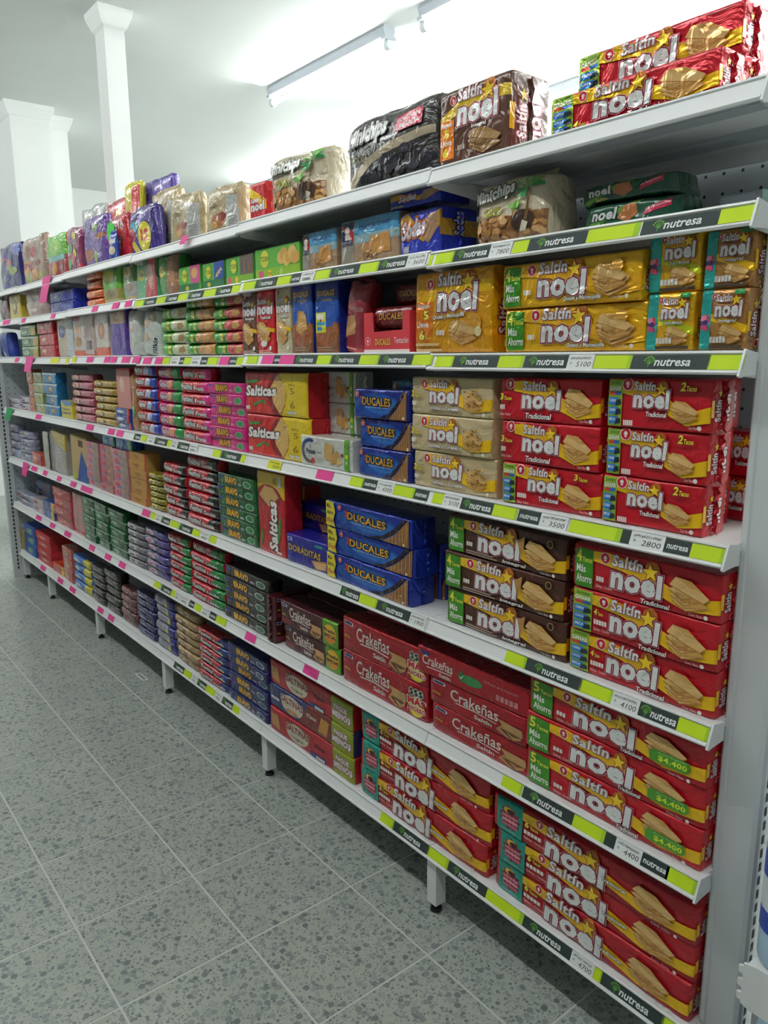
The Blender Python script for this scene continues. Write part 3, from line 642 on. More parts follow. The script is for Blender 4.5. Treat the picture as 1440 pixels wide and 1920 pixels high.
two('C4B49C', 'C0C4C4', .6, name='whblue', blob=('4A5090', .32, .65, .2, .16, '7A80B0'))
two('C02A34', 'C8202C', .7, name='redpk', kind='shiny', blob=('D8785A', .35, .5, .2, .22, 'E8C8B8')); two('2E7A48', 'C8A048', .7, name='greenpk', kind='shiny', stripe=('B8C0A0', .75, .95), blob=('C8D0B8', .3, .45, .2, .2, '8AA868')); bagart('2A3E9A', ['C8D0E0', '4A68C0', '8AA0D0'], 'blub', n=7)
two('A8784A', None, name='clrtan', blob=('4A7A4A', .5, .35, .3, .12, '8AA878')); two('2A4A9A', 'C8383A', .85, name='bluestk', blob=('B8C0D0', .4, .5, .28, .25, 'D8E0E8'))
two('C0A04C', 'A88838', .7, name='tanroll', blob=('7A5A30', .4, .5, .16, .3, 'D8C88A')); two('9A4A50', 'B8687A', .5, name='mixroll', blob=('C8A898', .3, .5, .15, .3, 'D87A5A'))
@design('D8CC30', 'foil')
def bluyel(a): a.poly([(0, 1), (1, 1), (1, .75), (.4, .7)], '5A88B8'); a.text('Pague 6', .1, .45, .85, .58, '4A3A88', .05); a.text('Lleve 10', .1, .22, .9, .38, '4A3A88', .06)
two('2A78B0', '1A8AC8', .75, name='bluebx', kind='shiny', stripe=('C8D8D8', .8, .95), blob=('C89A5A', .62, .45, .14, .22, 'D8B078')); two('8AA868', 'B8B040', .8, name='grnbx', kind='shiny', stripe=('C8D0B0', .8, .95), blob=('C8A878', .5, .45, .25, .2, 'B89058')); two('B86A48', None, name='orgbx', blob=('D0A080', .5, .5, .25, .25, '8A4A38'))
bagart('B8B4C0', ['8A4A78', '4A3A8A', 'D8D4D8', 'C83A5A'], 'whpur', n=8); two('C8B890', None, name='bxpink', kind='card', stripe=('CC9088', 0, .95), blob=('D8B0A0', .4, .6, .2, .2, 'E0C0B0'))
DESIGNS['bxpink'] = (DESIGNS['bxpink'][0], 'B82A2E', 'card', None)
two('B0A030', '8A8228', .6, name='goldsm', kind='shiny', blob=('D8D080', .35, .5, .2, .3, '6A6020'))
@design('B88A48', 'card')
def tanbox(a): a.lines(.3, .5, .66, .68, 2, '6A4420'); a.lines(.4, .26, .6, .4, 2, '6A4420'); a.rect(.95, 0, 1, 1, 'B83A38')
def pinkart(a, c2): a.rect(.55, 0, 1, 1, c2); a.poly([(.1, .5), (.2, .85), (.42, .8), (.45, .5), (.28, .2)], 'C8384A'); a.ell(.4, .3, .12, .12, '5A6AA8')
@design('CC8294', 'film')
def pinkred(a): pinkart(a, '9A7A6C')
@design('C87080', 'film')
def pinkred2(a): pinkart(a, 'A8705A')
two('2A6AB0', '3A8A5A', .75, name='bluetop', kind='shiny', blob=('7AB0D8', .3, .5, .2, .25, '4A88C0'))
@design('B8A070', 'card')
def tanblue(a): a.poly([(.35, 0), (1, 0), (1, .4), (.7, .7)], '34549A'); a.rect(.5, .78, .8, .92, '5A3828'); a.rect(0, .02, .35, .15, 'B8B840')
@design('A8A098', 'film')
def ylwbr(a): a.poly([(.3, .75), (1, .6), (1, 1), (.1, 1)], 'B8A03A'); a.ell(.5, .45, .3, .2, 'B0A8A8'); a.rect(.0, .02, .2, .95, '8A8A84')
two('A8A498', '3A3030', .8, name='grytall'); two('C8583A', 'B8303A', .5, name='redor', blob=('D8A088', .35, .6, .2, .2, 'E0B8A0')); bagart('9AA0B8', ['3A4A98', 'B8B0B0', 'C8C4C4', 'B07A68', '5A6AA8'], 'whblu2', n=9, seed=3)
two('C86A5A', None, name='dummy')
two('6A6480', '4A3A88', .55, name='mixpur', blob=('B8B4C0', .3, .5, .2, .3, 'C85A8A')); DESIGNS['mixpur2'] = DESIGNS['mixpur']
two('88848C', '6A6670', .6, name='mixsil', blob=('B8B4B8', .35, .5, .22, .3, '5A5660')); two('1A6A36', '124A28', .6, name='greenw', kind='shiny', stripe=('8AB098', .78, .92), blob=('6A9878', .35, .45, .24, .26, 'A8B8A0'))
two('B87A78', 'C0888A', .6, name='redwh', stripe=('B82030', 0, .12)); two('B82834', 'A82030', .6, name='redsm', blob=('D8908A', .35, .5, .22, .25, 'C8605A')); two('2A4A9A', 'C8B83A', .75, name='blueye'); two('B8B0B0', None, name='whsm', blob=('C05A6A', .35, .5, .2, .3, '4A4A58'))
bagart('8A98B8', ['2A48A0', 'C8C0B8', 'C07A58', 'D8D4D0', '3A58A8'], 'whtall', n=9, seed=12)
two('B09468', '9A7C50', .65, name='tanr2', blob=('7A5A38', .35, .5, .2, .25, 'C8B088')); two('8A8A98', '28287A', .66, name='silblu', blob=('C8B82A', .68, .5, .07, .26, 'D8C83A')); two('2C2858', '1E1E60', .7, name='navy', blob=('6A6A88', .35, .5, .22, .25, '8A8AA0')); two('7A4A4C', '6A3C40', .6, name='mauve', blob=('98706A', .35, .5, .2, .25, '6A4A48'))
two('282624', '383432', .5, name='blackw', kind='shiny', blob=('7A7670', .4, .5, .2, .25, '9A7A80')); two('2A6AB8', 'C8BC2A', .66, name='bluyel2', blob=('8AB0D8', .3, .5, .2, .25, 'C8D0D8')); two('C0786A', 'B83A38', .5, name='redtan', blob=('D0A888', .4, .5, .2, .25, 'B8906A')); two('C8482E', 'D8A83A', .8, name='orred')
@design('B82C34', 'card')
def redbox(a): a.poly([(.15, .2), (.75, .3), (.8, .7), (.2, .75)], 'C8706A'); a.ell(.5, .5, .15, .15, 'D8B0A0')
@design('2A58A0', 'card')
def bluebox(a): a.poly([(.2, .2), (.7, .15), (.8, .8), (.3, .7)], '6A9AA8'); a.ell(.5, .5, .15, .2, '8AA868')
@design('9A8A60', 'card')
def tanflat(a): a.rect(.1, .2, .8, .8, 'A89870'); a.ell(.4, .5, .2, .2, 'B8A880')
# ------------------------------------------------------------------ surface materials
def terrazzo(name):
    m, nt, b, N, L = nodes(name)
    tc = N.new('ShaderNodeTexCoord'); geo = N.new('ShaderNodeNewGeometry')
    def vor(scale, rnd=1.0):
        v = N.new('ShaderNodeTexVoronoi'); v.inputs['Scale'].default_value = scale; v.inputs['Randomness'].default_value = rnd
        L.new(geo.outputs['Position'], v.inputs['Vector']); return v
    def math_(op, a, bb):
        n = N.new('ShaderNodeMath'); n.operation = op
        for i, x in enumerate((a, bb)):
            if x is None: continue
            if isinstance(x, (int, float)): n.inputs[i].default_value = x
            else: L.new(x, n.inputs[i])
        return n.outputs[0]
    def ramp(fac, stops):
        r = N.new('ShaderNodeValToRGB'); r.color_ramp.interpolation = 'LINEAR'
        e = r.color_ramp.elements
        e[0].position, e[0].color = stops[0][0], (*lin(stops[0][1]), 1); e[1].position, e[1].color = stops[-1][0], (*lin(stops[-1][1]), 1)
        for p, c in stops[1:-1]: q = e.new(p); q.color = (*lin(c), 1)
        L.new(fac, r.inputs[0]); return r.outputs[0]
    def mix(f, a, c):
        x = N.new('ShaderNodeMix'); x.data_type = 'RGBA'; L.new(f, x.inputs[0]); L.new(a, x.inputs[6]); L.new(c, x.inputs[7]); return x.outputs[2]
    nz = N.new('ShaderNodeTexNoise'); nz.inputs['Scale'].default_value = 5; L.new(geo.outputs['Position'], nz.inputs['Vector'])
    cur = ramp(nz.outputs['Fac'], [(.3, 'A2A79E'), (.7, 'AEB2A9')])
    for scale, thr, rad in ((170, .55, .40), (95, .62, .42), (52, .46, .44)):
        v = vor(scale); sep = N.new('ShaderNodeSeparateColor'); L.new(v.outputs['Color'], sep.inputs[0])
        near = math_('LESS_THAN', v.outputs['Distance'], rad); pick = math_('LESS_THAN', sep.outputs[0], thr)
        f = math_('MULTIPLY', near, pick)
        chip = ramp(sep.outputs[1], [(.0, '666F6E'), (.45, '808988'), (1, '9BA29D')])
        cur = mix(f, cur, chip)
    L.new(cur, b.inputs['Base Color']); b.inputs['Roughness'].default_value = .38; b.inputs['Coat Weight'].default_value = .1
    return m
def painted(name, c, rough=.5, bump=.02, scale=60):
    m, nt, b, N, L = nodes(name); tc = N.new('ShaderNodeTexCoord'); no = N.new('ShaderNodeTexNoise'); no.inputs['Scale'].default_value = 3
    r = N.new('ShaderNodeValToRGB'); cl = lin(c); r.color_ramp.elements[0].color = (*[x*.95 for x in cl], 1); r.color_ramp.elements[1].color = (*cl, 1)
    L.new(tc.outputs['Object'], no.inputs['Vector']); L.new(no.outputs['Fac'], r.inputs[0]); L.new(r.outputs[0], b.inputs['Base Color']); b.inputs['Roughness'].default_value = rough
    n2 = N.new('ShaderNodeTexNoise'); n2.inputs['Scale'].default_value = scale; bp = N.new('ShaderNodeBump'); bp.inputs['Strength'].default_value = bump
    L.new(tc.outputs['Object'], n2.inputs['Vector']); L.new(n2.outputs['Fac'], bp.inputs['Height']); L.new(bp.outputs['Normal'], b.inputs['Normal'])
    return m
def pegboard(name):
    m, nt, b, N, L = nodes(name); geo = N.new('ShaderNodeNewGeometry')
    sc = N.new('ShaderNodeVectorMath'); sc.operation = 'SCALE'; sc.inputs['Scale'].default_value = 1/.04; L.new(geo.outputs['Position'], sc.inputs[0])
    fr = N.new('ShaderNodeVectorMath'); fr.operation = 'FRACTION'; L.new(sc.outputs[0], fr.inputs[0])
    sb = N.new('ShaderNodeVectorMath'); sb.operation = 'SUBTRACT'; sb.inputs[1].default_value = (.5, .5, .5); L.new(fr.outputs[0], sb.inputs[0])
    sp = N.new('ShaderNodeSeparateXYZ'); L.new(sb.outputs[0], sp.inputs[0])
    def d2(a, c):
        p = N.new('ShaderNodeCombineXYZ'); L.new(sp.outputs[a], p.inputs[0]); L.new(sp.outputs[c], p.inputs[1])
        l = N.new('ShaderNodeVectorMath'); l.operation = 'LENGTH'; L.new(p.outputs[0], l.inputs[0]); return l.outputs['Value']
    nsep = N.new('ShaderNodeSeparateXYZ'); L.new(geo.outputs['Normal'], nsep.inputs[0]); ab = N.new('ShaderNodeMath'); ab.operation = 'ABSOLUTE'; L.new(nsep.outputs[0], ab.inputs[0])
    mx = N.new('ShaderNodeMix'); L.new(ab.outputs[0], mx.inputs[0]); L.new(d2(0, 2), mx.inputs[2]); L.new(d2(1, 2), mx.inputs[3])
    lt = N.new('ShaderNodeMath'); lt.operation = 'LESS_THAN'; lt.inputs[1].default_value = .085; L.new(mx.outputs[0], lt.inputs[0])
    cm = N.new('ShaderNodeMix'); cm.data_type = 'RGBA'; L.new(lt.outputs[0], cm.inputs[0]); cm.inputs[6].default_value = (*lin('B9C0C4'), 1); cm.inputs[7].default_value = (*lin('2A2E32'), 1)
    L.new(cm.outputs[2], b.inputs['Base Color']); b.inputs['Roughness'].default_value = .45
    return m
M_WHITE = mat('E4E6E6', 'metal'); M_POST = mat('CDD2D4', 'metal'); M_UNDER = mat('A9AFB4', 'metal'); M_BLACK = mat('151515', 'dark'); M_PEG = pegboard('pegboard'); M_SLOT = mat('23272B', 'dark')
M_CEIL = painted('ceiling_paint', 'E4E8E5', .6); M_WALL = painted('wall_paint', 'E2E6E3', .6); M_GROUT = painted('grout', 'C8CBC6', .7, .1, 200); M_TERR = terrazzo('terrazzo')

# ------------------------------------------------------------------ the room
def slab(name, a, b, m):
    mb = MB(); mb.box(*a, *b, m); return struct(new_obj(name, mb.mesh(name)))
floor = slab('floor', (-8.9, -4.1, -.06), (3.6, 4.2, -.0012), M_GROUT)
PX, PY, X0, Y0 = .3325, .334, -1.124, -.0835        # tile grid
tm = {}
def tile_mesh(nx, ny):
    if (nx, ny) not in tm:
        mb = MB(); a, b, g = nx*PX/2-.0028, ny*PY/2-.0028, .0008
        vs = [(-a, -b, -.0012), (a, -b, -.0012), (a, b, -.0012), (-a, b, -.0012), (-a+g, -b+g, 0), (a-g, -b+g, 0), (a-g, b-g, 0), (-a+g, b-g, 0)]
        mb.add(vs, [(4, 5, 6, 7), (0, 1, 5, 4), (1, 2, 6, 5), (2, 3, 7, 6), (3, 0, 4, 7)], M_TERR); tm[(nx, ny)] = mb.mesh('tile')
    return tm[(nx, ny)]
ntile = 0; rest = MB()
for i in range(-23, 14):
    for j in range(-12, 13):
        cx, cy = X0+(i+.5)*PX, Y0+(j+.5)*PY
        if not (-8.75 < cx < 3.4 and -3.9 < cy < 3.95): continue
        if -17 <= i <= 3 and -5 <= j <= 3 and ntile < 290:
            new_obj('tile', tile_mesh(1, 1), floor, (cx, cy, 0)); ntile += 1
        else:
            a, b = PX/2-.0028, PY/2-.0028
            rest.add([(cx-a, cy-b, 0), (cx+a, cy-b, 0), (cx+a, cy+b, 0), (cx-a, cy+b, 0)], [(0, 1, 2, 3)], M_TERR)
ro = new_obj('outer_tiles', rest.mesh('outer_tiles'), floor); ro['kind'] = 'stuff'
slab('wall_back', (-8.9, 4.05, -.05), (3.6, 4.2, H_CEIL+.25), M_WALL)
slab('wall_far', (-8.9, -4.1, -.05), (-8.75, 4.2, H_CEIL+.25), M_WALL)
M_WALL2 = painted('opposite_wall_paint', '6A6E6C', .6)
slab('wall_front', (-8.9, -4.1, -.05), (3.6, -3.95, H_CEIL+.25), M_WALL2)
slab('wall_near', (3.45, -4.1, -.05), (3.6, 4.2, H_CEIL+.25), M_WALL2)
ceil = slab('ceiling', (-4.49, -4.1, H_CEIL), (3.6, 4.2, H_CEIL+.12), M_CEIL)
slab('ceiling_far', (-8.9, -4.1, H_CEIL+.04), (-4.40, 4.2, H_CEIL+.16), M_CEIL)
mb = MB(); mb.prism([(4.05, 3.20), (4.03, 3.20), (4.02, 3.23), (3.99, 3.27), (3.97, 3.28), (3.97, 3.30), (4.05, 3.30)], -4.49, 3.45, M_POST)
struct(new_obj('trim_1', mb.mesh('trim_1')))
def column(label, x0, y0, x1, y1, top):
    e = bpy.data.objects.new('column', None); COL.objects.link(e); e.location = ((x0+x1)/2, (y0+y1)/2, 0); a, b = (x1-x0)/2, (y1-y0)/2
    mb = MB(); mb.box(-a, -b, 0, a, b, top-.05, M_WALL); new_obj('shaft', mb.mesh('shaft'), e)
    mb = MB(); vs = []
    for k, (g, z) in enumerate(((0, top-.10), (.012, top-.085), (.035, top-.03), (.04, top), )):
        vs += [(-a-g, -b-g, z), (a+g, -b-g, z), (a+g, b+g, z), (-a-g, b+g, z)]
    fs = [(k*4+i, k*4+(i+1) % 4, k*4+4+(i+1) % 4, k*4+4+i) for k in range(3) for i in range(4)]+[(3, 2, 1, 0), (12, 13, 14, 15)]
    mb.add(vs, fs, M_WALL); new_obj('capital', mb.mesh('capital'), e)
    tag(e, label, 'column')
column('slim white column rising behind the shelving', -4.075, .425, -3.94, .535, H_CEIL)
column('broad white column beyond the far shelving end', -6.9, .445, -6.0, .72, H_CEIL+.04)
column('narrow white column behind the broad column', -6.6, .77, -6.2, .915, H_CEIL+.04)
# ------------------------------------------------------------------ fluorescent lamps
def tube_mesh(power):
    mt, nt, b, N, L = nodes('tube_light'); b.inputs['Base Color'].default_value = (1, 1, 1, 1)
    b.inputs['Emission Color'].default_value = (*TUBE_COL, 1); b.inputs['Emission Strength'].default_value = power
    pl = MB(); pl.cyl((-.6, 0, -.10), .014, 1.2, mt, 8, 'x'); return pl.mesh('tube', True)
lamp_tubes = [tube_mesh(p) for p in TUBE_POWER]
M_FIX = mat('B9C0C8', 'plastic'); M_HOLD = mat('DDE2E4', 'plastic')
pl = MB(); pl.prism([(-.035, 0), (-.045, -.02), (-.03, -.055), (.03, -.055), (.045, -.02), (.035, 0)], -.64, .64, M_FIX); lamp_body = pl.mesh('housing')
pl = MB(); pl.box(-.02, -.04, -.075, .02, .04, -.055, M_FIX); pl.cyl((-.018, 0, -.10), .024, .036, M_HOLD, 12, 'x'); pl.box(-.016, -.02, -.10, .016, .02, -.07, M_HOLD); lamp_hold = pl.mesh('holder')
for ri, (ly, xs) in enumerate(LAMP_ROWS):
    for li, lx in enumerate(xs):
        hz = H_CEIL if lx > -4.4 else H_CEIL+.04
        e = new_obj('fluorescent_lamp', None, None, (lx, ly, hz))
        new_obj('housing', lamp_body, e); new_obj('tube', lamp_tubes[ri], e)
        new_obj('holder', lamp_hold, e, (-.63, 0, 0)); new_obj('holder', lamp_hold, e, (.63, 0, 0))
        if ri == 1 and abs(lx+3.85) < .1: lb = 'lit fluorescent ceiling lamp behind the shelving, whole in view'
        elif ri == 1 and abs(lx+2.28) < .1: lb = 'fluorescent ceiling lamp cut off by the top edge'
        else: lb = 'fluorescent ceiling lamp in the %s row, number %s from the far wall' % (('aisle', 'rear', 'added back wall')[ri], ('one', 'two', 'three', 'four', 'five', 'six', 'seven')[li])
        tag(e, lb, 'lamp', 'fluorescent ceiling lamps')

# ------------------------------------------------------------------ shelving
ZB = [1.871, 1.693, 1.466, 1.141, .8145, .5076, .171]
ZS = [z+.034 for z in ZB]
JX = [-.153, -.9, -1.8, -2.7, -3.6, -4.5, -5.117]
DEPTH = .375
ORD = ['top', 'second', 'third', 'fourth', 'fifth', 'sixth', 'bottom']
G = tag(new_obj('gondola_shelving', None, None, (-2.6, .2, 0)), 'long white metal shelving unit with seven shelf levels', 'shelving')
def gpart(name, me, parent=None, loc=(0, 0, 0)):
    if parent is None: return new_obj(name, me, G, (loc[0]+2.6, loc[1]-.2, loc[2]))
    return new_obj(name, me, parent, loc)
_sm = {}
def shelf_meshes(w):
    k = round(w, 3)
    if k in _sm: return _sm[k]
    a = w/2-.001
    mb = MB(); mb.box(-a, .016, .020, a, DEPTH, .034, M_WHITE); mb.box(-a, .06, .012, a, .10, .020, M_UNDER); mb.box(-a, .22, .010, a, .27, .020, M_UNDER); mb.box(-a, DEPTH-.012, -.004, a, DEPTH, .020, M_WHITE)
    plate = mb.mesh('shelf')
    mb = MB(); mb.prism([(.017, .036), (.014, .0375), (.0115, .0365), (.0105, .0335), (.0135, .031), (.0035, .0065), (-.001, .0055), (-.003, .0025), (-.001, -.001), (.004, -.0015), (.010, .002), (.0205, .030)], -a, a, M_WHITE)
    rail = mb.mesh('price_rail')
    _sm[k] = (plate, rail); return _sm[k]
mb = MB(); prof = [(.012, .018), (.02, -.004), (.12, -.012), (DEPTH, -.045), (DEPTH, .018)]
mb.prism(prof, -.0012, .0012, M_WHITE); bracket = mb.mesh('bracket')
mb = MB(); mb.prism([(.022, .038), (.012, .040), (-.005, -.003), (.0, -.006), (.012, -.004), (.05, -.002), (.05, .034)], 0, .004, M_WHITE); endcap = mb.mesh('rail_end_cap')
for s in range(7):
    for k in range(6):
        x1, x0 = JX[k], JX[k+1]; cx = (x0+x1)/2; plate, rail = shelf_meshes(x1-x0); dy = .011 if s == 6 else 0
        dz = -.004 if (k % 2 == 0 and s in (0, 1, 2)) else 0
        sh = gpart('shelf', plate, None, (cx, dy, ZB[s]+dz)); gpart('price_rail', rail, sh)
        gpart('bracket', bracket, sh, (-(x1-x0)/2+.004, 0, 0)); gpart('bracket', bracket, sh, ((x1-x0)/2-.004, 0, 0))
        if k == 0: gpart('rail_end_cap', endcap, sh, ((x1-x0)/2, 0, 0))
_bp = {}
for k in range(6):
    w_ = JX[k]-JX[k+1]
    if round(w_, 3) not in _bp:
        mb = MB(); mb.box(-w_/2, 0, .12, w_/2, .006, 1.98, M_PEG); a_ = mb.mesh('back_panel')
        mb = MB(); mb.box(-w_/2+.002, 0, .185, w_/2-.002, .40, .205, M_WHITE); mb.box(-w_/2+.002, .395, .165, w_/2-.002, .40, .205, M_WHITE); _bp[round(w_, 3)] = (a_, mb.mesh('unseen_rear_shelf'))  # unseen plate on the rear side, added to shade the floor below
    a_, b_ = _bp[round(w_, 3)]; cx = (JX[k]+JX[k+1])/2
    gpart('back_panel', a_, None, (cx, .395, -.08)); gpart('back_panel', a_, None, (cx, .555, -.08)); gpart('unseen_rear_shelf', b_, None, (cx, .562, 0))
mb = MB(); mb.box(-.03, 0, .03, .03, .05, 1.90, M_POST); post = mb.mesh('upright')
mb = MB(); mb.box(-.018, -.018, .026, .018, .018, .172, M_WHITE); mb.box(-.016, .02, .10, .016, .36, .165, M_WHITE); leg = mb.mesh('leg')
mb = MB(); mb.cyl((0, 0, 0), .017, .010, M_BLACK, 16, 'z', .014); mb.cyl((0, 0, .010), .007, .02, M_BLACK, 8); foot = mb.mesh('foot')
for k in range(1, 7):
    x = JX[k]+(.02 if k == 6 else 0); gpart('upright', post, None, (x, .40, 0)); lg = gpart('leg', leg, None, (x, .045, 0)); gpart('foot', foot, lg)
# near end: post with slots, end shelf with water bottles
E2 = tag(new_obj('end_post', None, None, (-.12, .09, 0)), 'white slotted metal post closing the near shelving end', 'post')
mb = MB(); prof = [(-.158, .067), (-.154, .0635), (-.146, .0635), (-.143, .067), (-.141, .0665), (-.092, .0665), (-.084, .070), (-.081, .078), (-.081, .125), (-.158, .125)]
n = len(prof); vs = [(x+.12, y-.09, z) for z in (0, 2.15) for x, y in prof]
mb.add(vs, [(i, (i+1) % n, n+(i+1) % n, n+i) for i in range(n)]+[tuple(range(n-1, -1, -1)), tuple(range(n, 2*n))], M_POST); new_obj('post_body', mb.mesh('post_body'), E2)
mb = MB()
for i in range(70): mb.box(.0385, -.004, .12+i*.028, .0398, .004, .12+i*.028+.017, M_SLOT)
new_obj('slot_row', mb.mesh('slot_row'), E2)
mb = MB(); pr = [(-.034, .405), (-.02, .40), (.36, .40), (.36, .487), (-.014, .487), (-.034, .482)]
for q in range(3): pr += [(-.034, .477-.026*q), (-.042, .474-.026*q), (-.042, .468-.026*q), (-.040, .462-.026*q), (-.034, .462-.026*q)]
n = len(pr); vs = [(x, y, z) for y in (-.046, -.041) for x, z in pr]
t = tessellate_polygon([[Vector((x, z, 0)) for x, z in pr]])
mb.add(vs, [(i, (i+1) % n, n+(i+1) % n, n+i) for i in range(n)]+[tuple(f) for f in t]+[tuple(i+n for i in reversed(f)) for f in t], M_WHITE)
es = new_obj('end_shelf', None, None, (.1, .3, .44)); tag(es, 'white end shelf carrying water bottles at right edge', 'shelf')
def shifted(mb, d): mb.v = [(x+d[0], y+d[1], z+d[2]) for x, y, z in mb.v]; return mb
new_obj('bracket', shifted(mb, (-.1, -.3, -.44)).mesh('bracket'), es)
mb = MB(); mb.box(-.034, -.04, .458, .36, .085, .472, M_WHITE); new_obj('shelf_plate', shifted(mb, (-.1, -.3, -.44)).mesh('shelf_plate'), es)
mb = MB(); mb.box(-.034, -.04, .06, .36, .085, .08, M_WHITE); new_obj('base_plate', shifted(mb, (-.1, -.3, -.44)).mesh('base_plate'), es)
mb = MB(); mb.box(-.07, .0925, .0, .36, .10, 1.9, M_POST); new_obj('back_panel', shifted(mb, (-.1, -.3, -.44)).mesh('back_panel'), es)
for i in range(3):
    x = .0+i*.16
    mb = MB(); mb.box(x-.02, .0, 0, x+.02, .04, .06, M_WHITE)
    new_obj('foot', shifted(mb, (-.1, -.3, -.44)).mesh('foot'), es)
M_WAT = mat('A9C6DA', 'plastic'); M_WLB = mat('2346A8', 'plastic'); M_WL2 = mat('D5DCE2', 'plastic'); M_NAVY = mat('14265E', 'plastic')
def bottle(x, y, z, hh, label, dark):
    r = .05; e = tag(new_obj('water_bottle', None, None, (x, y, z)), label, 'bottle', 'water bottles on the end shelf')
    body = M_NAVY if dark else M_WAT
    mb = MB(); mb.lathe([(0, 0), (r*.9, 0), (r, .01), (r, hh*.16), (r*.97, hh*.18), (r, hh*.2), (r, hh*.66), (r*.8, hh*.78), (r*.35, hh*.9), (r*.3, hh*.93), (0, hh*.93)], (0, 0, 0), M_WAT, 24); new_obj('bottle_body', mb.mesh('bottle_body', True), e)
    mb = MB(); mb.lathe([(r*1.012, hh*.2), (r*1.015, hh*.32)], (0, 0, 0), M_NAVY if dark else M_WLB, 24); mb.lathe([(r*1.015, hh*.32), (r*1.015, hh*.5)], (0, 0, 0), M_NAVY if dark else M_WL2, 24); mb.lathe([(r*1.015, hh*.5), (r*1.012, hh*.64)], (0, 0, 0), M_WLB, 24)
    if dark:
        vs = []; n = 24
        for q in (0, .012):
            for i in range(n+1): t = 2*math.pi*i/n; vs.append((r*1.02*math.cos(t), r*1.02*math.sin(t), hh*.48+.025*math.sin(2*t+1)+q))
        mb.add(vs, [(i, i+1, n+2+i, n+1+i) for i in range(n)], M_WL2)
    new_obj('label_wrap', mb.mesh('label_wrap', True), e)
    mb = MB(); mb.cyl((0, 0, hh*.92), r*.33, hh*.07, M_WLB, 16); new_obj('cap', mb.mesh('cap', True), e)
bottle(.008, .025, .473, .33, 'clear water bottle with blue label on the end shelf, nearest the post', False)
bottle(.115, .025, .473, .33, 'clear water bottle with blue label on the end shelf, away from the post', False)
bottle(.012, .025, .081, .33, 'water bottle with navy wave label below the end shelf, nearest post', True)
bottle(.119, .025, .081, .33, 'water bottle with navy wave label below the end shelf, away from post', True)
# far end: pegboard end panel with slotted upright
E3 = tag(new_obj('pegboard_screen', None, None, (-5.165, .2, 0)), 'grey perforated end panel with slotted upright at far shelving end', 'panel')
mb = MB(); mb.box(-.01, -.16, 0, 0, .36, 1.62, M_PEG); new_obj('perforated_sheet', mb.mesh('perforated_sheet'), E3)
mb = MB(); mb.box(-.03, -.225, 0, .012, -.165, 1.62, M_POST); new_obj('upright', mb.mesh('upright'), E3)
mb = MB()
for i in range(54): mb.box(.0122, -.20, .06+i*.028, .0132, -.19, .06+i*.028+.018, M_SLOT)
new_obj('slot_row', mb.mesh('slot_row'), E3)
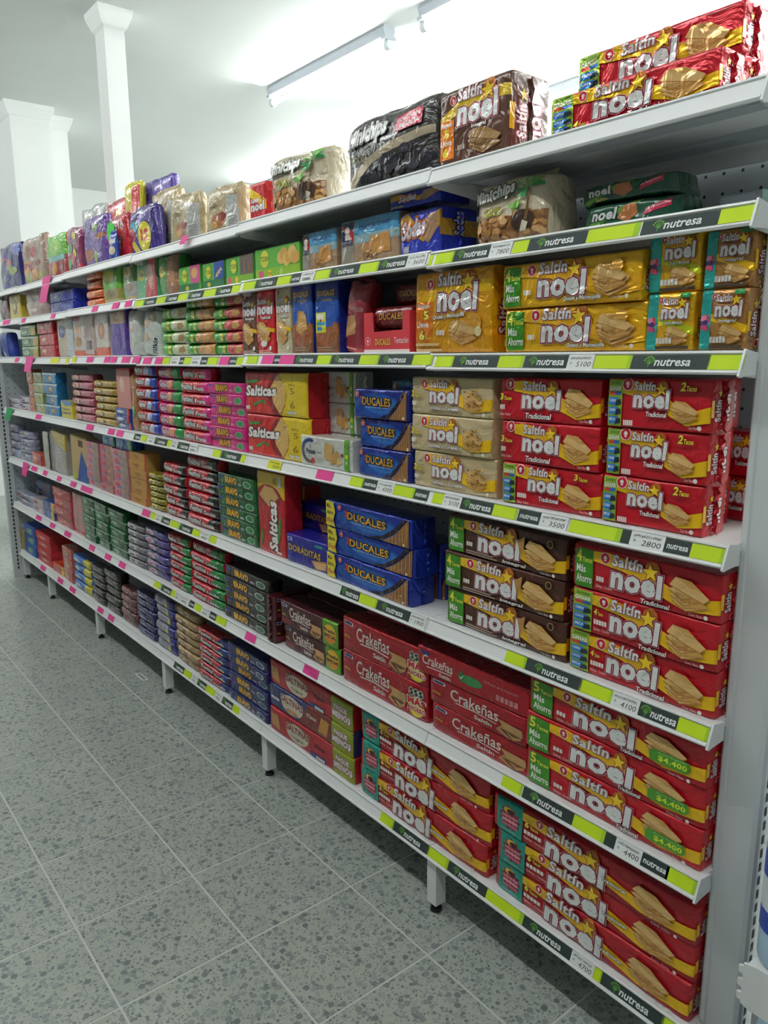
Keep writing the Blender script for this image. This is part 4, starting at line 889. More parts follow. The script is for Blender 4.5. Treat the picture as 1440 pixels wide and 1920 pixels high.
# the unit beyond it, only a sliver in view
R = tag(new_obj('display_rack', None, None, (-5.9, -.25, 0)), 'white rack with yellow bags beyond the far end panel', 'rack')
mb = MB(); mb.box(-.25, -.3, .02, .25, .1, .06, M_WHITE); mb.box(-.25, .08, .06, .25, .1, 1.3, M_POST); mb.box(-.25, -.3, .32, .25, .1, .345, M_WHITE); new_obj('rack_body', mb.mesh('rack_body'), R)
STACKS = [
    (0, 'red4p', -0.4241, 0.0925, 0.3467, 0.085, 0.0744, 1, 'block', 'red cracker pack lying at front right end of the top shelf'),
    (0, 'red4p', -0.438, 0.1875, 0.3426, 0.085, 0.0847, 2, 'block', 'red cracker pack behind front pack at right end of top shelf'),
    (0, 'int56', -0.8122, 0.115, 0.2115, 0.13, 0.1619, 1, 'block', 'large brown wholegrain cracker pack on the top shelf'),
    (0, 'mcocoa', -1.1058, 0.1, 0.3614, 0.1, 0.1749, 1, 'bag', 'big dark grey cocoa-cookie bag on the top shelf'),
    (0, 'mcoco', -1.5321, 0.11, 0.2852, 0.12, 0.1593, 1, 'bag', 'coconut-cookie bag with palm print on the top shelf'),
    (0, 'redv', -1.7597, 0.095, 0.0971, 0.07, 0.1178, 1, 'block', 'small red cracker pack standing between bags on top shelf'),
    (0, 'gold', -2.0042, 0.085, 0.2302, 0.07, 0.1433, 1, 'bag', 'gold and silver cookie pouch, right middle one on top shelf'),
    (0, 'gold', -1.9862, 0.155, 0.1206, 0.06, 0.113, 1, 'bag', 'gold cookie pouch beside the small red pack, top shelf'),
    (0, 'gold', -2.2824, 0.16, 0.1244, 0.06, 0.1636, 1, 'bag', 'gold cookie pouch half hidden between two pouches, top shelf'),
    (0, 'gold', -2.6265, 0.155, 0.2603, 0.06, 0.2437, 1, 'bag', 'gold cookie pouch leftmost of its row on top shelf'),
    (0, 'gold', -2.277, 0.065, 0.2563, 0.05, 0.1571, 1, 'bag', 'silver-gold cookie pouch with barcode side, front one on top shelf'),
    (0, 'snk_p', -2.6866, 0.08, 0.2708, 0.06, 0.1787, 1, 'bag', 'purple snack bag with yellow number badge on top shelf'),
    (0, 'snk_pb', -2.8127, 0.19, 0.3609, 0.06, 0.3151, 1, 'bag', 'tall purple snack bag behind the number-badge bag, top shelf'),
    (0, 'snk_y', -2.9468, 0.1325, 0.1865, 0.035, 0.3172, 1, 'bag', 'tall yellow and coral striped snack bag on top shelf'),
    (0, 'snk_r', -2.9633, 0.08, 0.2705, 0.06, 0.1816, 1, 'bag', 'bright red snack bag beside the purple one on top shelf'),
    (0, 'snk_r2', -3.2272, 0.19, 0.2899, 0.06, 0.3002, 1, 'bag', 'red and yellow snack bag standing behind, top shelf'),
    (0, 'snk_v', -3.2638, 0.08, 0.3167, 0.06, 0.2195, 1, 'bag', 'violet gummy bag with green patch on top shelf'),
    (0, 'snk_g', -3.5931, 0.185, 0.3529, 0.05, 0.3273, 1, 'bag', 'silvery clear bag standing behind violet bag, top shelf'),
    (0, 'gum_m', -3.5505, 0.08, 0.241, 0.06, 0.2117, 1, 'bag', 'multicoloured sweet bag left of violet bag on top shelf'),
    (0, 'gum_g', -3.8386, 0.08, 0.3351, 0.06, 0.2125, 1, 'bag', 'green topped red gummy bag on the top shelf'),
    (0, 'gum_c', -4.2776, 0.08, 0.503, 0.06, 0.2493, 1, 'bag', 'clear sweet bag with red and orange filling, top shelf'),
    (0, 'gum_b', -4.7943, 0.08, 0.4824, 0.06, 0.2704, 1, 'bag', 'dark blue sweet bag at far left of top shelf'),
    (1, 'nbox', -0.2565, 0.24, 0.083, 0.16, 0.0431, 1, 'box', 'flat teal carton at right end of second shelf'),
    (1, 'ngreen', -0.4423, 0.15, 0.2119, 0.12, 0.0518, 1, 'bag', 'dark green biscuit bag lying lowest on second shelf'),
    (1, 'mcoco', -0.7084, 0.115, 0.2057, 0.13, 0.1315, 1, 'bag', 'large coconut-cookie bag with palm print on second shelf'),
    (1, 'sodas2', -0.9802, 0.11, 0.1504, 0.12, 0.1054, 1, 'block', 'blue wafer cracker pack standing beside oat boxes, second shelf'),
    (1, 'quaker', -1.1805, 0.1, 0.242, 0.1, 0.1176, 1, 'block', 'tan and sky-blue oat cracker pack beside the blue pack'),
    (1, 'quaker', -1.4114, 0.1, 0.1746, 0.1, 0.1112, 1, 'block', 'smaller tan and sky-blue oat cracker pack, second shelf'),
    (1, 'toshbox', -1.6438, 0.11, 0.2672, 0.12, 0.0962, 1, 'box', 'large green carton with yellow oval logo on second shelf'),
    (1, 'toshbox2', -1.8829, 0.1, 0.1903, 0.1, 0.0914, 1, 'box', 'green carton with dark snack panel on second shelf'),
    (1, 'toshblue', -2.0696, 0.095, 0.1676, 0.09, 0.0885, 1, 'box', 'green carton with blue snack panel on second shelf'),
    (1, 'toshpink', -2.2594, 0.095, 0.1864, 0.09, 0.0933, 1, 'box', 'green carton with pink snack panel on second shelf'),
    (1, 'toshv_brown', -2.4579, 0.09, 0.1818, 0.08, 0.1526, 1, 'bag', 'green and brown upright snack bag on second shelf'),
    (1, 'toshv_red', -2.6687, 0.09, 0.2078, 0.08, 0.1619, 1, 'block', 'mint and red upright cookie pack on second shelf'),
    (1, 'toshv_dark', -2.8649, 0.09, 0.1728, 0.08, 0.1613, 1, 'bag', 'olive and silver upright snack bag on second shelf'),
    (1, 'toshv_tan', -3.073, 0.09, 0.2306, 0.08, 0.1667, 1, 'bag', 'lime and tan upright snack bag on second shelf'),
    (1, 'orange', -3.3078, 0.09, 0.2104, 0.08, 0.0423, 4, 'roll', 'orange cookie pack on second shelf'),
    (1, 'bluepk', -3.8073, 0.12, 0.4131, 0.14, 0.0548, 2, 'block', 'deep blue pack lying on second shelf'),
    (1, 'clear_tan', -4.3371, 0.09, 0.4234, 0.08, 0.1894, 1, 'bag', 'clear tan wafer bag standing on second shelf'),
    (1, 'ylw', -4.743, 0.08, 0.2429, 0.06, 0.1481, 1, 'block', 'slim yellow pack standing on second shelf'),
    (1, 'maroon', -5.0386, 0.09, 0.2948, 0.08, 0.1746, 1, 'bag', 'maroon bag at far left of second shelf'),
    (2, 'intsm', -0.1954, 0.0725, 0.0983, 0.075, 0.0983, 1, 'block', 'teal-striped brown cracker pack, lower one, right end of third shelf'),
    (2, 'quesm', -0.3023, 0.0725, 0.096, 0.075, 0.0989, 1, 'block', 'teal-striped yellow cracker pack, lower one, on third shelf'),
    (2, 'que4', -0.526, 0.0775, 0.3426, 0.085, 0.0887, 2, 'block', 'long yellow cheese cracker pack on third shelf'),
    (2, 'que56', -0.8564, 0.095, 0.2617, 0.12, 0.1861, 1, 'block', 'large yellow cheese cracker pack with orange panel on third shelf'),
    (2, 'tentray', -1.0935, 0.1, 0.1843, 0.13, 0.1059, 1, 'tray', 'red open display tray on third shelf'),
    (2, 'duc_mar', -1.2617, 0.08, 0.0983, 0.06, 0.1912, 1, 'bag', 'maroon cookie bag leaning behind red display tray'),
    (2, 'duc_v2', -1.3693, 0.085, 0.1145, 0.09, 0.1993, 1, 'block', 'dark blue upright cracker pack with green sticker, third shelf'),
    (2, 'duc_v', -1.4914, 0.085, 0.113, 0.09, 0.2037, 1, 'block', 'dark blue upright cracker pack with cracker picture, third shelf'),
    (2, 'sem_v', -1.599, 0.08, 0.0902, 0.08, 0.1997, 1, 'block', 'beige upright cracker pack on third shelf'),
    (2, 'trad_v', -1.7038, 0.08, 0.1065, 0.08, 0.1994, 1, 'block', 'bright red upright cracker pack on third shelf'),
    (2, 'int_v', -1.812, 0.08, 0.0961, 0.08, 0.1979, 1, 'block', 'brown upright cracker pack beside the red one, third shelf'),
    (2, 'tosh_red', -1.9656, 0.075, 0.2184, 0.07, 0.0398, 5, 'roll', 'green and red cookie pack on third shelf'),
    (2, 'tosh_tan', -2.1943, 0.075, 0.2307, 0.07, 0.0415, 5, 'roll', 'green and tan cookie pack on third shelf'),
    (2, 'tosh_crm', -2.4224, 0.075, 0.2254, 0.07, 0.0451, 4, 'roll', 'green and cream cookie pack on third shelf'),
    (2, 'filkis', -2.6487, 0.085, 0.174, 0.09, 0.1815, 1, 'bag', 'white wafer bag with dark lettering leaning on third shelf'),
    (2, 'filkis0', -2.8206, 0.085, 0.1462, 0.09, 0.1934, 1, 'bag', 'glossy white wafer bag left of lettered one, third shelf'),
    (2, 'purple_v', -2.9988, 0.08, 0.185, 0.08, 0.2028, 1, 'block', 'purple upright wafer pack on third shelf'),
    (2, 'orw', -3.2135, 0.08, 0.1888, 0.08, 0.2083, 1, 'block', 'white upright pack with orange base on third shelf'),
    (2, 'orw2', -3.4764, 0.08, 0.2915, 0.08, 0.2127, 1, 'block', 'white upright pack with barcode and orange base, third shelf'),
    (2, 'whblue', -3.7755, 0.08, 0.2551, 0.08, 0.1978, 1, 'block', 'cream upright pack with blue oval on third shelf'),
    (2, 'redpk', -4.116, 0.09, 0.3099, 0.1, 0.063, 3, 'block', 'bright red small pack on third shelf'),
    (2, 'greenpk', -4.4618, 0.08, 0.3379, 0.08, 0.061, 3, 'block', 'small green pack on third shelf'),
    (2, 'blub', -5.1273, 0.08, 0.2884, 0.08, 0.1623, 1, 'bag', 'blue and white bag at far left of third shelf'),
    (3, 'red2', -0.316, 0.075, 0.2109, 0.08, 0.0921, 3, 'block', 'red two-roll cracker pack with lime prize strip on fourth shelf'),
    (3, 'red3', -0.5615, 0.075, 0.2602, 0.08, 0.0906, 3, 'block', 'red three-roll cracker pack on fourth shelf'),
    (3, 'sem3', -0.8499, 0.075, 0.2777, 0.08, 0.0897, 3, 'block', 'beige seed cracker pack on fourth shelf'),
    (3, 'duc', -1.1091, 0.075, 0.224, 0.08, 0.078, 3, 'block', 'blue cracker pack with gold lettering on fourth shelf'),
    (3, 'fit', -1.3749, 0.07, 0.2629, 0.07, 0.089, 1, 'block', 'white cracker pack with blue swirl in front on fourth shelf'),
    (3, 'salt', -1.6559, 0.1, 0.384, 0.12, 0.1354, 2, 'block', 'red and yellow cracker pack on fourth shelf'),
    (3, 'bravopk', -1.9822, 0.065, 0.272, 0.06, 0.0386, 6, 'block', 'hot pink sandwich-cookie pack on fourth shelf'),
    (3, 'festfresa', -2.2429, 0.065, 0.2493, 0.06, 0.0465, 6, 'roll', 'red and pink cookie pack beside hot pink ones, fourth shelf'),
    (3, 'festpg', -2.4845, 0.065, 0.2143, 0.06, 0.0469, 6, 'roll', 'pink cookie pack with green end on fourth shelf'),
    (3, 'festrb', -2.7137, 0.065, 0.2219, 0.06, 0.0481, 6, 'roll', 'red cookie pack with blue end on fourth shelf'),
    (3, 'clrtan', -2.8783, 0.07, 0.0692, 0.06, 0.2515, 1, 'bag', 'narrow clear brown bag on fourth shelf'),
    (3, 'bluestk', -3.0157, 0.07, 0.1671, 0.06, 0.0313, 3, 'block', 'small blue and silver pack under pink box, fourth shelf'),
    (3, 'tanroll', -3.2581, 0.075, 0.3038, 0.07, 0.0357, 6, 'roll', 'yellow-tan cookie pack on fourth shelf'),
    (3, 'mixroll', -3.5865, 0.075, 0.3214, 0.07, 0.0401, 6, 'roll', 'small maroon sweet pack on fourth shelf'),
    (3, 'bluyel', -3.8545, 0.065, 0.1968, 0.05, 0.0942, 1, 'block', 'yellow packet with purple print on fourth shelf'),
    (3, 'bluebx', -4.1264, 0.07, 0.2687, 0.06, 0.06, 4, 'block', 'shiny blue cracker packet on fourth shelf'),
    (3, 'grnbx', -4.3671, 0.07, 0.191, 0.06, 0.0593, 4, 'block', 'green and beige cracker packet on fourth shelf'),
    (3, 'orgbx', -4.5725, 0.08, 0.1197, 0.06, 0.0848, 3, 'block', 'orange cracker packet on fourth shelf'),
    (3, 'whpur', -4.7855, 0.085, 0.2818, 0.07, 0.0413, 2, 'bag', 'white and purple multipack nearer orange packets, fourth shelf'),
    (3, 'whpur', -5.1015, 0.085, 0.2965, 0.07, 0.0302, 2, 'bag', 'white and purple multipack at far left of fourth shelf'),
    (4, 'red4', -0.3125, 0.0775, 0.3448, 0.085, 0.0904, 3, 'block', 'long red cracker pack on fifth shelf'),
    (4, 'int4', -0.6816, 0.0775, 0.3653, 0.085, 0.0906, 3, 'block', 'long brown wholegrain cracker pack on fifth shelf'),
    (4, 'duc3', -1.1791, 0.0775, 0.3986, 0.085, 0.0778, 3, 'block', 'blue cracker pack with yellow savings panel on fifth shelf'),
    (4, 'dorad', -1.4998, 0.075, 0.2316, 0.08, 0.0916, 1, 'block', 'indigo cracker pack in front on fifth shelf'),
    (4, 'saltv', -1.7091, 0.07, 0.1805, 0.07, 0.2757, 1, 'block', 'red cracker pack standing upright on fifth shelf'),
    (4, 'bravog', -1.942, 0.065, 0.2779, 0.06, 0.0395, 6, 'block', 'green sandwich-cookie pack on fifth shelf'),
    (4, 'festch', -2.2283, 0.065, 0.2688, 0.06, 0.0454, 6, 'roll', 'red cookie pack with black end beside green packs, fifth shelf'),
    (4, 'festch', -2.4833, 0.065, 0.2213, 0.06, 0.0448, 5, 'roll', 'red and black cookie pack beside gold packets, fifth shelf'),
    (4, 'goldsm', -2.6804, 0.065, 0.1505, 0.06, 0.0268, 6, 'roll', 'small gold packet on fifth shelf'),
    (4, 'tanbox', -2.8685, 0.07, 0.2018, 0.07, 0.0387, 6, 'box', 'tan carton on fifth shelf'),
    (4, 'pinkred', -3.0725, 0.065, 0.193, 0.06, 0.0378, 6, 'box', 'pink and brown packet beside tan cartons, fifth shelf'),
    (4, 'pinkred2', -3.2733, 0.065, 0.1798, 0.06, 0.0384, 6, 'box', 'rose and brown packet in middle column, fifth shelf'),
    (4, 'pinkred', -3.4682, 0.065, 0.1944, 0.06, 0.0384, 6, 'box', 'pink and brown packet beside tall blue box, fifth shelf'),
    (4, 'tanblue', -3.7062, 0.07, 0.2307, 0.07, 0.244, 1, 'block', 'tall tan and blue pack on fifth shelf'),
    (4, 'ylwbr', -4.0767, 0.115, 0.2639, 0.16, 0.24, 1, 'block', 'tall yellow and silver bag-wrapped pack on fifth shelf'),
    (4, 'grytall', -4.2904, 0.085, 0.1421, 0.1, 0.223, 1, 'block', 'narrow grey tall pack on fifth shelf'),
    (4, 'redor', -4.5475, 0.065, 0.1904, 0.06, 0.0733, 1, 'block', 'short orange-red pack on fifth shelf'),
    (4, 'whblu2', -4.81, 0.075, 0.2708, 0.07, 0.0471, 4, 'bag', 'white and blue multipack beside orange-red pack, fifth shelf'),
    (4, 'whblu2', -5.1287, 0.075, 0.3125, 0.07, 0.0539, 4, 'bag', 'white and blue multipack at far left of fifth shelf'),
    (5, 'red5', -0.3667, 0.08, 0.4504, 0.09, 0.0855, 3, 'block', 'long red cracker pack with price sticker on sixth shelf'),
    (5, 'crak325', -0.7521, 0.075, 0.33, 0.08, 0.0726, 2, 'block', 'red cracker pack with white script on sixth shelf'),
    (5, 'crak437', -1.1225, 0.075, 0.3814, 0.08, 0.1009, 2, 'block', 'red cracker pack with savings print on sixth shelf'),
    (5, 'crakint', -1.4939, 0.08, 0.3281, 0.09, 0.0828, 2, 'block', 'maroon cracker pack with green price panel on sixth shelf'),
    (5, 'bravok', -1.904, 0.065, 0.3232, 0.06, 0.0402, 5, 'block', 'black sandwich-cookie pack on sixth shelf'),
    (5, 'festlim', -2.2231, 0.065, 0.2804, 0.06, 0.0386, 6, 'roll', 'red cookie pack with green end beside black packs, sixth shelf'),
    (5, 'festlim', -2.482, 0.065, 0.2072, 0.06, 0.0379, 6, 'roll', 'red and green cookie pack beside mixed packets, sixth shelf'),
    (5, 'mixpur', -2.7183, 0.065, 0.2431, 0.06, 0.0357, 6, 'roll', 'purple and silver cookie pack on sixth shelf'),
    (5, 'mixsil', -2.9613, 0.065, 0.2177, 0.06, 0.0331, 6, 'roll', 'silver grey cookie pack on sixth shelf'),
    (5, 'greenw', -3.1896, 0.07, 0.2251, 0.07, 0.0461, 5, 'block', 'green film-wrapped packet in right column, sixth shelf'),
    (5, 'greenw', -3.4047, 0.07, 0.1899, 0.07, 0.0469, 5, 'block', 'green film-wrapped packet in middle column, sixth shelf'),
    (5, 'greenw', -3.6018, 0.07, 0.1878, 0.07, 0.0471, 5, 'block', 'green film-wrapped packet in left column, sixth shelf'),
    (5, 'redwh', -3.8007, 0.07, 0.1746, 0.07, 0.2274, 1, 'block', 'tall pink and red pack on sixth shelf'),
    (5, 'redsm', -4.0739, 0.07, 0.3338, 0.07, 0.0546, 4, 'block', 'small red packet on sixth shelf'),
    (5, 'blueye', -4.3632, 0.07, 0.2232, 0.07, 0.0512, 2, 'block', 'small blue and yellow packet on sixth shelf'),
    (5, 'whsm', -4.6071, 0.07, 0.2415, 0.07, 0.042, 2, 'block', 'small white and pink packet on sixth shelf'),
    (5, 'whblu2', -4.9979, 0.07, 0.4897, 0.07, 0.0382, 2, 'bag', 'white and blue multipack at far left of sixth shelf'),
    (6, 'six', -0.4088, 0.0875, 0.5524, 0.095, 0.0847, 3, 'block', 'long red cracker pack with teal panel at right end, bottom shelf'),
    (6, 'six', -0.9704, 0.0875, 0.5308, 0.095, 0.0886, 3, 'block', 'long red cracker pack with teal panel beside lime-panel packs, bottom shelf'),
    (6, 'saltinas', -1.5179, 0.0825, 0.4988, 0.085, 0.0846, 3, 'block', 'red cracker pack with cream oval on bottom shelf'),
    (6, 'bravob', -1.9245, 0.07, 0.2994, 0.06, 0.0387, 6, 'block', 'blue sandwich-cookie pack on bottom shelf'),
    (6, 'festvai', -2.2147, 0.07, 0.2635, 0.06, 0.036, 6, 'roll', 'red cookie pack with navy end on bottom shelf'),
    (6, 'tanr2', -2.4601, 0.07, 0.2173, 0.06, 0.0348, 7, 'roll', 'tan cookie pack on bottom shelf'),
    (6, 'silblu', -2.6857, 0.07, 0.2116, 0.06, 0.0408, 6, 'roll', 'silver and navy cookie pack on bottom shelf'),
    (6, 'navy', -2.9142, 0.07, 0.2207, 0.06, 0.0349, 6, 'roll', 'navy purple cookie pack on bottom shelf'),
    (6, 'mauve', -3.1345, 0.07, 0.2063, 0.06, 0.0356, 5, 'roll', 'mauve brown cookie pack on bottom shelf'),
    (6, 'blackw', -3.3575, 0.075, 0.2098, 0.07, 0.0452, 5, 'roll', 'black film-wrapped packet in right column, bottom shelf'),
    (6, 'blackw', -3.5716, 0.075, 0.2023, 0.07, 0.0405, 5, 'roll', 'black film-wrapped packet in left column, bottom shelf'),
    (6, 'bluyel2', -3.839, 0.075, 0.2972, 0.07, 0.0491, 4, 'roll', 'blue and yellow cookie packet on bottom shelf'),
    (6, 'redtan', -4.0988, 0.075, 0.183, 0.07, 0.0673, 3, 'block', 'red and tan packet on bottom shelf'),
    (6, 'orred', -4.3099, 0.075, 0.2182, 0.07, 0.0563, 1, 'block', 'low orange-red packet on bottom shelf'),
    (6, 'redbox', -4.5971, 0.11, 0.3108, 0.14, 0.0496, 4, 'box', 'red carton on bottom shelf'),
    (6, 'bluebox', -4.9024, 0.105, 0.2494, 0.13, 0.0663, 3, 'box', 'blue carton on bottom shelf'),
    (6, 'tanflat', -5.1534, 0.08, 0.1978, 0.08, 0.0436, 3, 'box', 'tan packet at far left of bottom shelf'),
]
EXTRAS = [
    (1, 'sodas', -1.0147, 0.11, 0.1876, 0.1, 0.036, 1.8466, 'block', 'blue wafer cracker pack lying across the oat boxes, second shelf'),
    (1, 'ngreen', -0.459, 0.16, 0.2127, 0.12, 0.0406, 1.7798, 'bag', 'dark green biscuit bag lying uppermost on second shelf'),
    (2, 'intsm', -0.1997, 0.0825, 0.0997, 0.075, 0.0949, 1.5993, 'block', 'teal-striped brown cracker pack, upper one, right end of third shelf'),
    (2, 'quesm', -0.3043, 0.0825, 0.1036, 0.075, 0.1019, 1.5999, 'block', 'teal-striped yellow cracker pack, upper one, on third shelf'),
    (3, 'bxpink', -2.9797, 0.07, 0.1577, 0.06, 0.1785, 1.2699, 'box', 'pale pink box with red side on fourth shelf'),
    (4, 'duc', -1.0277, 0.17, 0.1063, 0.06, 0.062, 0.8485, 'block', 'small blue cracker pack set back beside brown packs, fifth shelf'),
    (4, 'saltv', -1.7255, 0.175, 0.1161, 0.07, 0.2211, 0.8485, 'block', 'red upright cracker pack in shadow behind, fifth shelf'),
    (4, 'bluetop', -3.0331, 0.07, 0.2023, 0.06, 0.0568, 1.0763, 'block', 'blue packet on top of pink packets, right, fifth shelf'),
    (4, 'bluetop', -3.2394, 0.07, 0.1693, 0.06, 0.0492, 1.0799, 'block', 'blue packet on top of rose packets, left, fifth shelf'),
    (5, 'craktop', -0.7742, 0.075, 0.3774, 0.09, 0.0712, 0.6878, 'block', 'red cracker pack lying on top with green tick print, sixth shelf'),
    (5, 'whtall', -4.91, 0.17, 0.38, 0.06, 0.1507, 0.5416, 'bag', 'tall white and blue bag behind multipacks, sixth shelf'),
]
